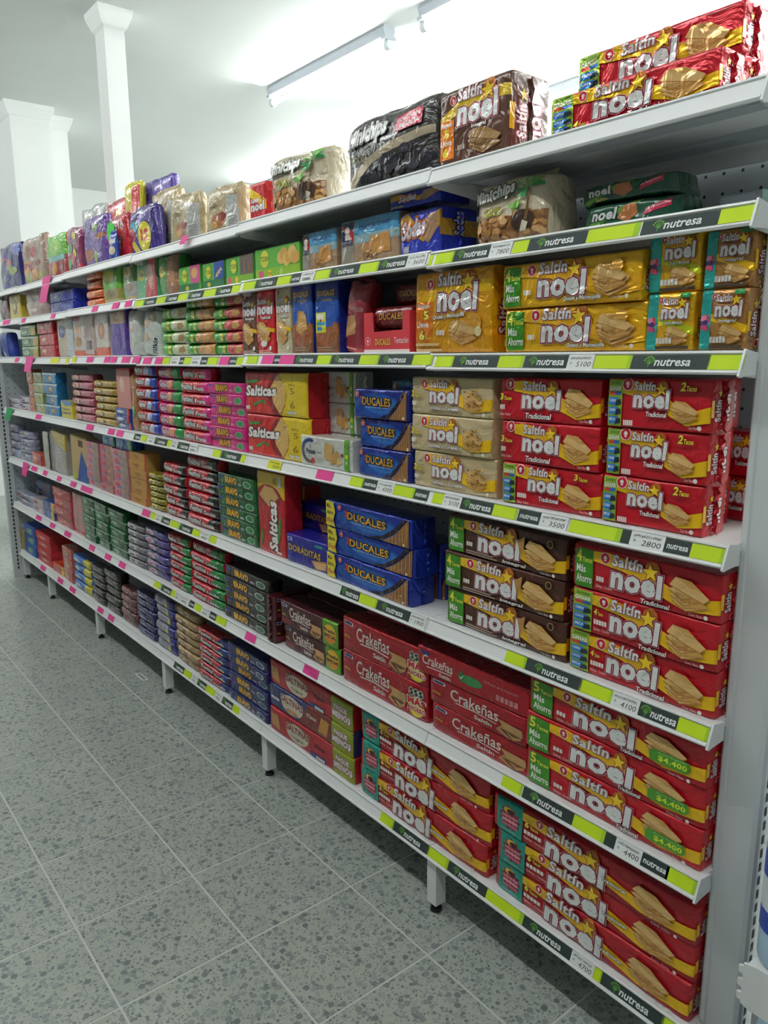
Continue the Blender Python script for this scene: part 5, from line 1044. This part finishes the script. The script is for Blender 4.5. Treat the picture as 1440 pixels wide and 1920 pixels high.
TAGS = [
    (1, 'L', -0.8788, -0.8196, ''),
    (1, 'D', -0.8196, -0.71, ''),
    (1, 'T', -0.71, -0.6476, '7800'),
    (1, 'L', -0.6476, -0.6039, ''),
    (1, 'D', -0.6039, -0.4653, ''),
    (1, 'L', -0.4653, -0.3511, ''),
    (1, 'D', -0.3511, -0.2076, ''),
    (1, 'L', -0.2076, -0.1497, ''),
    (1, 'D', -1.0879, -0.9758, ''),
    (1, 'T', -0.9758, -0.9096, '3600'),
    (1, 'L', -0.9096, -0.8896, ''),
    (1, 'L', -1.1649, -1.0879, ''),
    (1, 'D', -1.2937, -1.1672, ''),
    (1, 'L', -1.3711, -1.2962, ''),
    (1, 'T', -1.4418, -1.3711, ''),
    (1, 'D', -1.4959, -1.4418, ''),
    (1, 'L', -1.5733, -1.4959, ''),
    (1, 'D', -1.7009, -1.5733, ''),
    (1, 'L', -1.7793, -1.7009, ''),
    (1, 'L', -1.8582, -1.8005, ''),
    (1, 'D', -1.9646, -1.8582, ''),
    (1, 'L', -2.0614, -1.9685, ''),
    (1, 'D', -2.1861, -2.0614, ''),
    (1, 'L', -2.2729, -2.1906, ''),
    (1, 'D', -2.3838, -2.2729, ''),
    (1, 'L', -2.4701, -2.3887, ''),
    (1, 'D', -2.5935, -2.4753, ''),
    (1, 'L', -2.6898, -2.599, ''),
    (1, 'P', -2.7971, -2.7309, ''),
    (1, 'P', -2.9493, -2.8718, ''),
    (1, 'P', -3.2142, -3.1414, ''),
    (1, 'P', -3.8646, -3.798, ''),
    (1, 'P', -4.4546, -4.3723, ''),
    (1, 'P', -4.9045, -4.7295, ''),
    (2, 'L', -0.8767, -0.816, ''),
    (2, 'D', -0.816, -0.6804, ''),
    (2, 'L', -0.6804, -0.6077, ''),
    (2, 'D', -0.6077, -0.4966, ''),
    (2, 'T', -0.4966, -0.4346, '5100'),
    (2, 'L', -0.4346, -0.3542, ''),
    (2, 'D', -0.3542, -0.2087, ''),
    (2, 'L', -0.2087, -0.1479, ''),
    (2, 'L', -0.9563, -0.8877, ''),
    (2, 'D', -1.0888, -0.9563, ''),
    (2, 'L', -1.17, -1.0888, ''),
    (2, 'D', -1.2995, -1.1723, ''),
    (2, 'L', -1.3705, -1.2995, ''),
    (2, 'D', -1.4886, -1.3705, ''),
    (2, 'P', -1.5669, -1.4916, ''),
    (2, 'D', -1.6044, -1.5669, ''),
    (2, 'P', -1.679, -1.6044, ''),
    (2, 'L', -1.775, -1.7025, ''),
    (2, 'L', -1.8435, -1.7856, ''),
    (2, 'D', -1.8959, -1.8435, ''),
    (2, 'P', -1.9658, -1.8959, ''),
    (2, 'L', -2.0595, -1.9778, ''),
    (2, 'D', -2.1105, -2.0595, ''),
    (2, 'T', -2.1897, -2.1105, ''),
    (2, 'L', -2.2539, -2.1942, ''),
    (2, 'D', -2.2916, -2.2539, ''),
    (2, 'T', -2.3693, -2.2916, ''),
    (2, 'L', -2.4555, -2.3792, ''),
    (2, 'P', -2.5188, -2.4503, ''),
    (2, 'P', -2.6402, -2.5621, ''),
    (2, 'P', -2.7573, -2.6746, ''),
    (2, 'P', -2.8813, -2.7937, ''),
    (2, 'P', -3.0196, -2.946, ''),
    (2, 'P', -3.1027, -3.0332, ''),
    (2, 'P', -3.348, -3.2558, ''),
    (2, 'Y', -3.5693, -3.51, ''),
    (2, 'Y', -3.6834, -3.6301, ''),
    (2, 'Y', -3.9476, -3.7934, ''),
    (2, 'P', -4.693, -4.6043, ''),
    (3, 'L', -0.8832, -0.8437, ''),
    (3, 'T', -0.8437, -0.7859, '5100'),
    (3, 'D', -0.7859, -0.6864, ''),
    (3, 'L', -0.6864, -0.6131, ''),
    (3, 'D', -0.6131, -0.5502, ''),
    (3, 'T', -0.5502, -0.4802, '3500'),
    (3, 'L', -0.4736, -0.357, ''),
    (3, 'D', -0.357, -0.3328, ''),
    (3, 'T', -0.3328, -0.2669, '2800'),
    (3, 'D', -0.2669, -0.2135, ''),
    (3, 'L', -0.2135, -0.1557, ''),
    (3, 'L', -1.2214, -1.1605, ''),
    (3, 'D', -1.1605, -1.1001, ''),
    (3, 'T', -1.1001, -1.0293, '4300'),
    (3, 'L', -1.0293, -0.9521, ''),
    (3, 'D', -0.9521, -0.8986, ''),
    (3, 'P', -1.3849, -1.3034, ''),
    (3, 'Y', -1.6601, -1.5849, '3400'),
    (3, 'L', -1.8443, -1.8146, ''),
    (3, 'D', -1.9888, -1.8443, ''),
    (3, 'L', -2.051, -1.9888, ''),
    (3, 'T', -2.2469, -2.1778, ''),
    (3, 'D', -2.3531, -2.2516, ''),
    (3, 'T', -2.4136, -2.3531, ''),
    (3, 'L', -2.455, -2.4136, ''),
    (3, 'D', -2.5735, -2.455, ''),
    (3, 'T', -2.6468, -2.579, ''),
    (3, 'L', -2.7229, -2.6641, ''),
    (3, 'D', -2.8079, -2.7348, ''),
    (3, 'P', -3.0158, -2.9355, ''),
    (3, 'P', -3.1274, -3.0432, ''),
    (3, 'P', -3.4319, -3.3364, ''),
    (3, 'P', -4.3444, -4.2328, ''),
    (4, 'L', -0.6361, -0.5765, ''),
    (4, 'D', -0.5765, -0.4314, ''),
    (4, 'L', -0.4314, -0.3546, ''),
    (4, 'T', -0.3546, -0.295, '4100'),
    (4, 'D', -0.295, -0.2141, ''),
    (4, 'L', -0.2141, -0.1556, ''),
    (4, 'D', -1.2746, -1.1846, ''),
    (4, 'L', -1.1846, -1.1071, ''),
    (4, 'D', -1.1071, -0.9664, ''),
    (4, 'T', -0.9664, -0.9065, '1900'),
    (4, 'L', -2.1145, -2.0622, ''),
    (4, 'T', -2.196, -2.1145, ''),
    (4, 'L', -2.2618, -2.196, ''),
    (4, 'D', -2.3852, -2.2618, ''),
    (4, 'L', -2.4738, -2.3903, ''),
    (4, 'D', -2.5607, -2.4791, ''),
    (4, 'T', -2.6227, -2.5663, ''),
    (4, 'L', -2.6748, -2.6284, ''),
    (4, 'P', -2.7707, -2.6866, ''),
    (4, 'P', -3.6014, -3.4336, ''),
    (4, 'P', -3.7808, -3.6896, ''),
    (4, 'P', -4.0231, -3.9531, ''),
    (4, 'P', -4.2994, -4.2224, ''),
    (4, 'P', -4.5553, -4.4363, ''),
    (5, 'L', -0.6376, -0.5756, ''),
    (5, 'D', -0.5756, -0.4314, ''),
    (5, 'L', -0.4314, -0.3563, ''),
    (5, 'D', -0.3563, -0.3282, ''),
    (5, 'T', -0.3282, -0.2683, '4400'),
    (5, 'D', -0.2683, -0.213, ''),
    (5, 'L', -0.213, -0.1576, ''),
    (5, 'P', -1.4829, -1.4069, '1900'),
    (5, 'P', -1.867, -1.7942, ''),
    (5, 'L', -2.0963, -2.0138, ''),
    (5, 'D', -2.1503, -2.0963, ''),
    (5, 'T', -2.2247, -2.1503, ''),
    (5, 'L', -2.2825, -2.2247, ''),
    (5, 'D', -2.3319, -2.2874, ''),
    (5, 'T', -2.4137, -2.3369, ''),
    (5, 'T', -2.4718, -2.4189, ''),
    (5, 'L', -2.5097, -2.4718, ''),
    (5, 'D', -2.6103, -2.5151, ''),
    (5, 'L', -2.692, -2.6218, ''),
    (5, 'P', -3.1157, -3.0383, ''),
    (5, 'P', -3.309, -3.2329, ''),
    (5, 'P', -3.5524, -3.4687, ''),
    (5, 'P', -3.9754, -3.8682, ''),
    (5, 'P', -4.2571, -4.1707, ''),
    (5, 'P', -4.5561, -4.4493, ''),
    (6, 'L', -1.1115, -1.0503, ''),
    (6, 'D', -1.0503, -0.9049, ''),
    (6, 'L', -0.9049, -0.8275, ''),
    (6, 'D', -0.8275, -0.689, ''),
    (6, 'L', -0.689, -0.5694, ''),
    (6, 'D', -0.5694, -0.4298, ''),
    (6, 'T', -0.4298, -0.3689, '4700'),
    (6, 'L', -0.3689, -0.3511, ''),
    (6, 'D', -0.3511, -0.2058, ''),
    (6, 'L', -0.2058, -0.1288, ''),
    (6, 'L', -2.018, -1.9669, ''),
    (6, 'D', -2.1018, -2.018, ''),
    (6, 'T', -2.166, -2.1018, ''),
    (6, 'L', -2.242, -2.166, ''),
    (6, 'D', -2.321, -2.242, ''),
    (6, 'T', -2.3771, -2.326, ''),
    (6, 'L', -2.4562, -2.3823, ''),
    (6, 'D', -2.5551, -2.4562, ''),
    (6, 'P', -3.3705, -3.2923, ''),
    (6, 'P', -3.5344, -3.4512, ''),
    (6, 'P', -4.0139, -3.9151, ''),
    (6, 'P', -4.2438, -4.1476, ''),
    (6, 'P', -4.6129, -4.5164, ''),
]
# ------------------------------------------------------------------ goods on the shelves
RND = random.Random(11)
NUM = ['zero', 'one', 'two', 'three', 'four', 'five', 'six', 'seven']
NTH = ['topmost', 'second from top', 'third from top', 'fourth from top', 'fifth from top', 'sixth from top']
NAMES = {'block': 'cracker_pack', 'roll': 'cookie_pack', 'box': 'carton', 'bag': 'snack_bag'}
CATS = {'block': 'pack', 'roll': 'cookie pack', 'box': 'carton', 'bag': 'bag'}
def place(key, x, y, z, w, d, h, form, label, group=None, rot=0, seed=0, rx=0, ry=0):
    fn, base, kind, side = DESIGNS[key]
    if -.5 < x < 0 and abs(rot) < 1 and x+w/2 > -.162:            # keep clear of the end post
        l = x-w/2; w = -.162-l; x = l+w/2
    w2 = w-.003
    me = pack_mesh(key, w2, h*.995, d, form, seed)
    o = tag(new_obj(NAMES[form], me, None, (x, y, z), (rx, ry, rot)), label, CATS[form], group)
    if x > -3.3:
        if form in ('block', 'roll') and w > h*1.2:
            L_ = .0 if form == 'block' else -.006
            sm = seal_mesh(base, kind, h, d, form)
            new_obj('end_seal', sm, o, (w2/2-.004+L_, 0, 0)); new_obj('end_seal', sm, o, (-w2/2+.004-L_, 0, 0), (0, 0, math.pi))
        elif form == 'bag' and h > .08:
            new_obj('top_seal', top_seal_mesh(base, kind, w2*.93), o, (0, 0, h*.985))
    return o
ROT = {'duc_mar': .16, 'filkis': .10, 'tanblue': .06, 'ylwbr': .06}
VAR = {('red4', 1): 'red4b', ('red4', 0): 'red4b', ('red3', 0): 'red3b', ('saltinas', 1): 'saltinas_b'}
for (s, key, x, y, w, d, h, n, form, ph) in STACKS:
    if form == 'tray': continue
    if s: h = min(h, (ZB[s-1]+.017-ZS[s])/n)          # goods fit under the shelf above
    grp = None if n == 1 else 'stack: '+ph
    for i in range(n):
        k = VAR.get((key, i), key)
        pos = '' if n == 1 else ', '+(NTH[n-1-i] if i else 'lowest of '+NUM[n]) if not (n > 1 and i == n-1) else ', topmost of '+NUM[n]
        small = h < .06
        jx = RND.uniform(-.006, .006) if n > 1 else 0; jy = RND.uniform(-.006, .004) if n > 1 else RND.uniform(-.003, .003); rz = RND.uniform(-.03, .03) if form != 'box' else RND.uniform(-.012, .012)
        if n > 1 and small: jx *= .8
        place(k, x+jx, y+jy, ZS[s]+i*h+.0005, w, d, h, form, ph+pos, grp, rz*(.6 if w > .3 else 1), seed=i % 2, ry=ROT.get(key, RND.uniform(-.09, .09) if (form == 'bag' and s == 0 and w < .3) else 0))
for (s, key, x, y, w, d, h, z, form, ph) in EXTRAS:
    place(key, x, y, z, w, d, h, form, ph, None, RND.uniform(-.03, .03))
def back_stack(key, x, y, z, w, d, h, n, ph):
    for i in range(n):
        pos = ', '+('topmost' if i == n-1 else 'lowest' if i == 0 else 'middle one')+' of '+NUM[n]
        place(key, x+RND.uniform(-.004, .004), y, z+i*h, w, d, h, 'block', ph+pos, 'stack: '+ph, RND.uniform(-.02, .02))
back_stack('fit', -1.43, .15, ZS[3], .187, .07, .0915, 3, 'white cracker pack with blue swirl in rear row, fourth shelf')
back_stack('ducteal', -1.09, .165, ZS[3], .2, .07, .085, 3, 'teal cracker pack behind blue ones, fourth shelf')
back_stack('red2', -.25, .27, ZS[3], .14, .08, .087, 2, 'red cracker pack set far back at right end, fourth shelf')
back_stack('red2', -.35, .165, ZS[3], .2, .08, .092, 3, 'red cracker pack in second row, right end, fourth shelf')
back_stack('dorad', -1.585, .165, ZS[4], .20, .08, .089, 2, 'indigo cracker pack in rear row, fifth shelf')
back_stack('crak437', -1.12, .165, ZS[5], .38, .08, .1, 2, 'red cracker pack in second row, sixth shelf')
back_stack('crakint', -1.49, .175, ZS[5], .33, .09, .083, 2, 'maroon cracker pack in second row, sixth shelf')
back_stack('duc3', -1.18, .17, ZS[4], .39, .085, .078, 2, 'blue cracker pack in second row, fifth shelf')
for i in range(2):      # two maroon packs turned end-on beside the front ones
    place('crakint', -1.71+.032*i*0, .12, ZS[5]+i*.083, .20, .055, .083, 'block', 'maroon cracker pack turned end-on beside black packs, '+('lower', 'upper')[i], 'end-on maroon packs', math.pi/2+.05*i)
# red display tray with mini packs
tx, ty, tw, td, th = -1.0935, .1, .184, .13, .106
T_ = tag(new_obj('display_tray', None, None, (tx, ty, ZS[2])), 'open red cardboard display tray with gold lettering, third shelf', 'tray')
mC = mat('C8323C', 'card'); a = tw/2; b = td/2
mb = MB(); prof = [(-a, .003), (a, .003), (a, th*.98), (a*.72, th*.98), (a*.70, th*.55), (-a*.55, th*.52), (-a*.60, th*.98), (-a, th*.98)]
n = len(prof); vs = [(x, y, z) for y in (-b, -b+.002) for x, z in prof]
t = tessellate_polygon([[Vector((x, z, 0)) for x, z in prof]])
mb.add(vs, [tuple(f) for f in t]+[tuple(i+n for i in reversed(f)) for f in t]+[(i, (i+1) % n, n+(i+1) % n, n+i) for i in range(n)], mC); new_obj('front_panel', mb.mesh('front_panel'), T_)
mb = MB(); mb.box(-a, -b+.002, 0, a, b, .003, mC); new_obj('tray_floor', mb.mesh('tray_floor'), T_)
for sx in (-1, 1):
    mb = MB(); mb.box(sx*a-.001, -b+.002, .003, sx*a+.001, b, th*.98, mC); new_obj('side_panel', mb.mesh('side_panel'), T_)
mb = MB(); mb.box(-a, b-.002, .003, a, b, th*.95, mC); new_obj('back_panel', mb.mesh('back_panel'), T_)
art = Art(tw, th, 'card'); art.rect(0, .03, 1, .10, 'E4DCD8'); emblem(art, .09, .30, .10); art.text('DUCALES', .26, .20, .60, .36, 'D9B23C', .03, out=[('8A1420', .05)]); art.text('Tentación', .68, .24, .98, .38, 'F0E4E0', .0)
mb = MB()
for li, (tr, mm) in enumerate(art.lay):
    for q in tr: mb.add([((p[0]-.5)*tw, -b-.0004-.0001*li, p[1]*th) for p in q], [(0, 1, 2)], mm)
new_obj('printed_lettering', mb.mesh('printed_lettering'), T_)
@design('6E1820', 'film')
def mini(a): a.text('DUCALES', .2, .4, .85, .7, 'B8862C', .03, out=[('3A0E10', .06)]); a.ell(.12, .5, .08, .25, '8A2A30')
for i, (mx, my, mz, mw, lb) in enumerate([(.005, -.03, .004, .15, 'front lower'), (.005, -.03, .062, .15, 'front upper'), (.01, .025, .004, .15, 'rear lower'), (.01, .025, .062, .15, 'rear middle'), (.02, .02, .12, .12, 'rear topmost')]):
    place('mini', tx+mx, ty+my, ZS[2]+mz, mw, .05, .056, 'roll', 'small dark red biscuit pack in the red tray, '+lb, 'mini packs in the red display tray')
# small blue packet and bags hanging over the top lip
@design('2A4AA8', 'film')
def hang(a): a.rect(.1, .62, .9, .8, 'D8DCE0'); a.ell(.5, .35, .35, .16, 'D8D0B8')
place('hang', -2.93, .028, ZS[0], .09, .02, .105, 'bag', 'small blue packet leaning on red snack bag, top shelf', None, 0)
place('snk_y', -5.85, -.42, .06, .3, .1, .24, 'bag', 'yellow bag on white rack past the far end panel')
place('orange', -5.85, -.42, .346, .3, .1, .18, 'bag', 'orange bag on upper white rack past the far end panel')

# ------------------------------------------------------------------ price strips and tags on the rails
TA = math.atan2(.010, .0245)             # slant of the rail face
M_DK = mat('24332F', 'paper'); M_LM = mat('BEDA12', 'paper'); M_TG = mat('E2E4E2', 'paper'); M_PK = mat('E0408E', 'paper'); M_YL = mat('D9D926', 'paper')
RAILH = .0262
_sp = {}
def flat_print(art, mb, w, h):
    for li, (tr, mm) in enumerate(art.lay):
        for q in tr: mb.add([((p[0]-.5)*w, -.0009-.00006*li, p[1]*h) for p in q], [(0, 1, 2)], mm)
def strip_mesh(kind, w, txt):
    k = (kind, round(w, 2), txt)
    if k in _sp: return _sp[k]
    mb = MB(); h = RAILH; base = {'D': M_DK, 'L': M_LM, 'T': M_TG, 'P': M_PK, 'Y': M_YL}[kind]
    ww = round(w, 2)
    if kind in 'TPY': mb.box(-ww/2, -.0008, -.001, ww/2, -.0001, h*1.12, base)
    else: mb.box(-ww/2, -.0006, .0005, ww/2, 0, h-.0005, base)
    art = Art(ww, h, 'paper')
    if kind == 'D':
        asp = h/ww
        if ww >= .07:
            tw_ = min(.66, 2.75*asp*.95); cx = .58 if ww < .12 else .52
            x0 = max(.05, cx-tw_/2+.5*asp*.4)
            ic = x0-.42*asp
            if ic > .3*asp:
                for q in range(7):
                    t = math.pi*(.12+.76*q/6); art.poly([(ic-.02*asp, .3), (ic+.42*asp*math.cos(t), .42+.45*math.sin(t)), (ic+.42*asp*math.cos(t)+.05*asp, .42+.45*math.sin(t)), (ic+.03*asp, .3)], '5E9A3A'); art.disc(ic+.40*asp*math.cos(t), .45+.42*math.sin(t), .06, '6EAA48')
                art.rect(ic-.04*asp, .1, ic+.04*asp, .4, '4A8A38')
            art.text('nutresa', x0, .20, min(.97, x0+tw_), .72, 'E8ECEA', .02, .12)
        elif ww >= .04: art.text('nutresa', .1, .3, .92, .68, 'E8ECEA', .02, .12)
    elif kind == 'L' and ww > .05: art.rect(.90, .02, 1, .98, '9CC420')
    elif kind in 'TPY':
        ink = '2A2C30' if kind != 'P' else '7A1848'
        if txt:
            art.text(txt, .36, .12, .92, .52, ink, .0, .1)
            if kind == 'T': art.text('$', .10, .30, .18, .50, '70747A', 0)
        if kind == 'T' or txt:
            rnd = random.Random(len(_sp)); x = .08
            while x < .88:                       # illegible handwriting
                q = rnd.uniform(.02, .05); y = .68+rnd.uniform(-.03, .05); art.poly([(x, y), (x+.012, y), (x+q+.012, y+rnd.uniform(.08, .24)), (x+q, y+.2)], ink); x += q+.012
            if not txt: art.lines(.2, .15, .8, .5, 2, '5A5E62')
    flat_print(art, mb, ww, h)
    _sp[k] = mb.mesh({'D': 'brand_panel', 'L': 'lime_panel'}.get(kind, 'price_tag'), fix=False); return _sp[k]
def rail_loc(x, s, lift=0): return (x, .0035-.0006-lift+(.011 if s == 6 else 0), ZB[s]+.0065+(-.004 if False else 0))
strips = {}; tagn = {}
for (s, kind, x0, x1, txt) in TAGS:
    x = (x0+x1)/2; w_ = max(.012, x1-x0)
    k = min(5, sum(1 for j in JX[1:6] if x < j))
    dz = -.004 if (k % 2 == 0 and s in (0, 1, 2)) else 0
    rot = (-TA, 0, 0); p = rail_loc(x, s, 0 if kind in 'DL' else .0012); p = (p[0], p[1], p[2]+dz)
    if kind in 'DL':
        if (s, k) not in strips:
            e = new_obj('shelf_strip', None, None, ((JX[k]+JX[k+1])/2, p[1], p[2]))
            mod = ('right end', 'second', 'third', 'fourth', 'fifth', 'far')[k]
            tag(e, 'lime and dark green brand strip on %s shelf rail, %s bay' % (ORD[s], mod), 'label strip', 'brand strips on the shelf rails'); strips[(s, k)] = e
        e = strips[(s, k)]
        new_obj({'D': 'brand_panel', 'L': 'lime_panel'}[kind], strip_mesh(kind, w_, ''), e, (x-e.location.x, 0, 0), rot)
    else:
        o = new_obj('price_tag', strip_mesh(kind, w_, txt), None, p, rot)
        colr = {'T': 'white', 'P': 'pink', 'Y': 'yellow'}[kind]
        tagn.setdefault((s, colr), []).append((x, o, txt))
ONTH = ['first', 'second', 'third', 'fourth', 'fifth', 'sixth', 'seventh', 'eighth', 'ninth', 'tenth', 'eleventh', 'twelfth', 'thirteenth']
for (s, colr), L_ in tagn.items():
    L_.sort(key=lambda t: -t[0])
    for i, (x, o, txt) in enumerate(L_):
        if txt: lb = '%s handwritten price tag %s on %s shelf rail, %s from the right' % (colr, txt, ORD[s], ONTH[i])
        else: lb = '%s price tag on the %s shelf rail, %s from the right' % (colr, ORD[s], ONTH[i])
        tag(o, lb, 'price tag', '%s tags on the %s shelf rail' % (colr, ORD[s]))
def loose_tag(x, s, w, h, c, label, sk=.0, dy=0):
    mb = MB(); n = 6; vs = []
    for q in (0, .0006):
        for i in range(n+1):
            t = i/n
            for u in (-.5, .5): vs.append((u*w*(1-.15*t)+sk*t, q-.010*math.sin(t*2.2)*t-.006*t, -h*t+.02))
    m_ = mat(c, 'paper'); nn = 2*(n+1)
    mb.add(vs, [(2*i, 2*i+1, 2*i+3, 2*i+2) for i in range(n)]+[(nn+2*i, nn+2*i+2, nn+2*i+3, nn+2*i+1) for i in range(n)], m_)
    tag(new_obj('hanging_tag', mb.mesh('hanging_tag', True), None, (x, .006-.004+dy, ZB[s]+.02)), label, 'tag')
loose_tag(-3.86, 0, .15, .13, 'E45A9A', 'large pink paper slip hanging from the top shelf rail', -.06)
loose_tag(-4.33, 2, .16, .09, 'E45A9A', 'pink paper slip hanging from the third shelf rail', -.04)
loose_tag(-4.93, 3, .16, .08, '2A9A5A', 'green slip hanging at far end of the fourth shelf rail', -.03)
loose_tag(-4.66, 4, .13, .085, 'E0408E', 'large pink slip hanging from the fifth shelf rail', -.02)
loose_tag(-2.17, 0, .05, .03, 'E0408E', 'small pink square tag on the top shelf rail')
mb = MB(); n = 12; p = []
for i in range(2*n): t = math.pi*i/n; r = .038 if i % 2 else .046; p.append((r*math.cos(t), r*math.sin(t)))
vs = [(x, y_, z) for y_ in (0, .001) for x, z in p]; N2 = 2*n
mb.add(vs, [tuple(range(N2)), tuple(range(2*N2-1, N2-1, -1))]+[(i, (i+1) % N2, N2+(i+1) % N2, N2+i) for i in range(N2)], mat('3AC84A', 'paper'))
tag(new_obj('price_burst', mb.mesh('price_burst'), None, (-2.99, .038, ZS[0]+.12)), 'neon green burst tag stuck on the red snack bag', 'price tag')
# paper label lying on the floor, with its print
mb = MB(); mb.box(-.05, -.014, .0003, .05, .014, .0012, M_TG)
for i in range(12): mb.box(-.04+i*.007, -.008, .0013, -.036+i*.007, .008, .0014, mat('3A3C40', 'paper'))
tag(new_obj('paper_label', mb.mesh('paper_label'), None, (-2.946, .013, 0), (0, 0, .0)), 'small white printed paper label lying on the floor', 'label')
bpy.data.objects.remove(_fo)
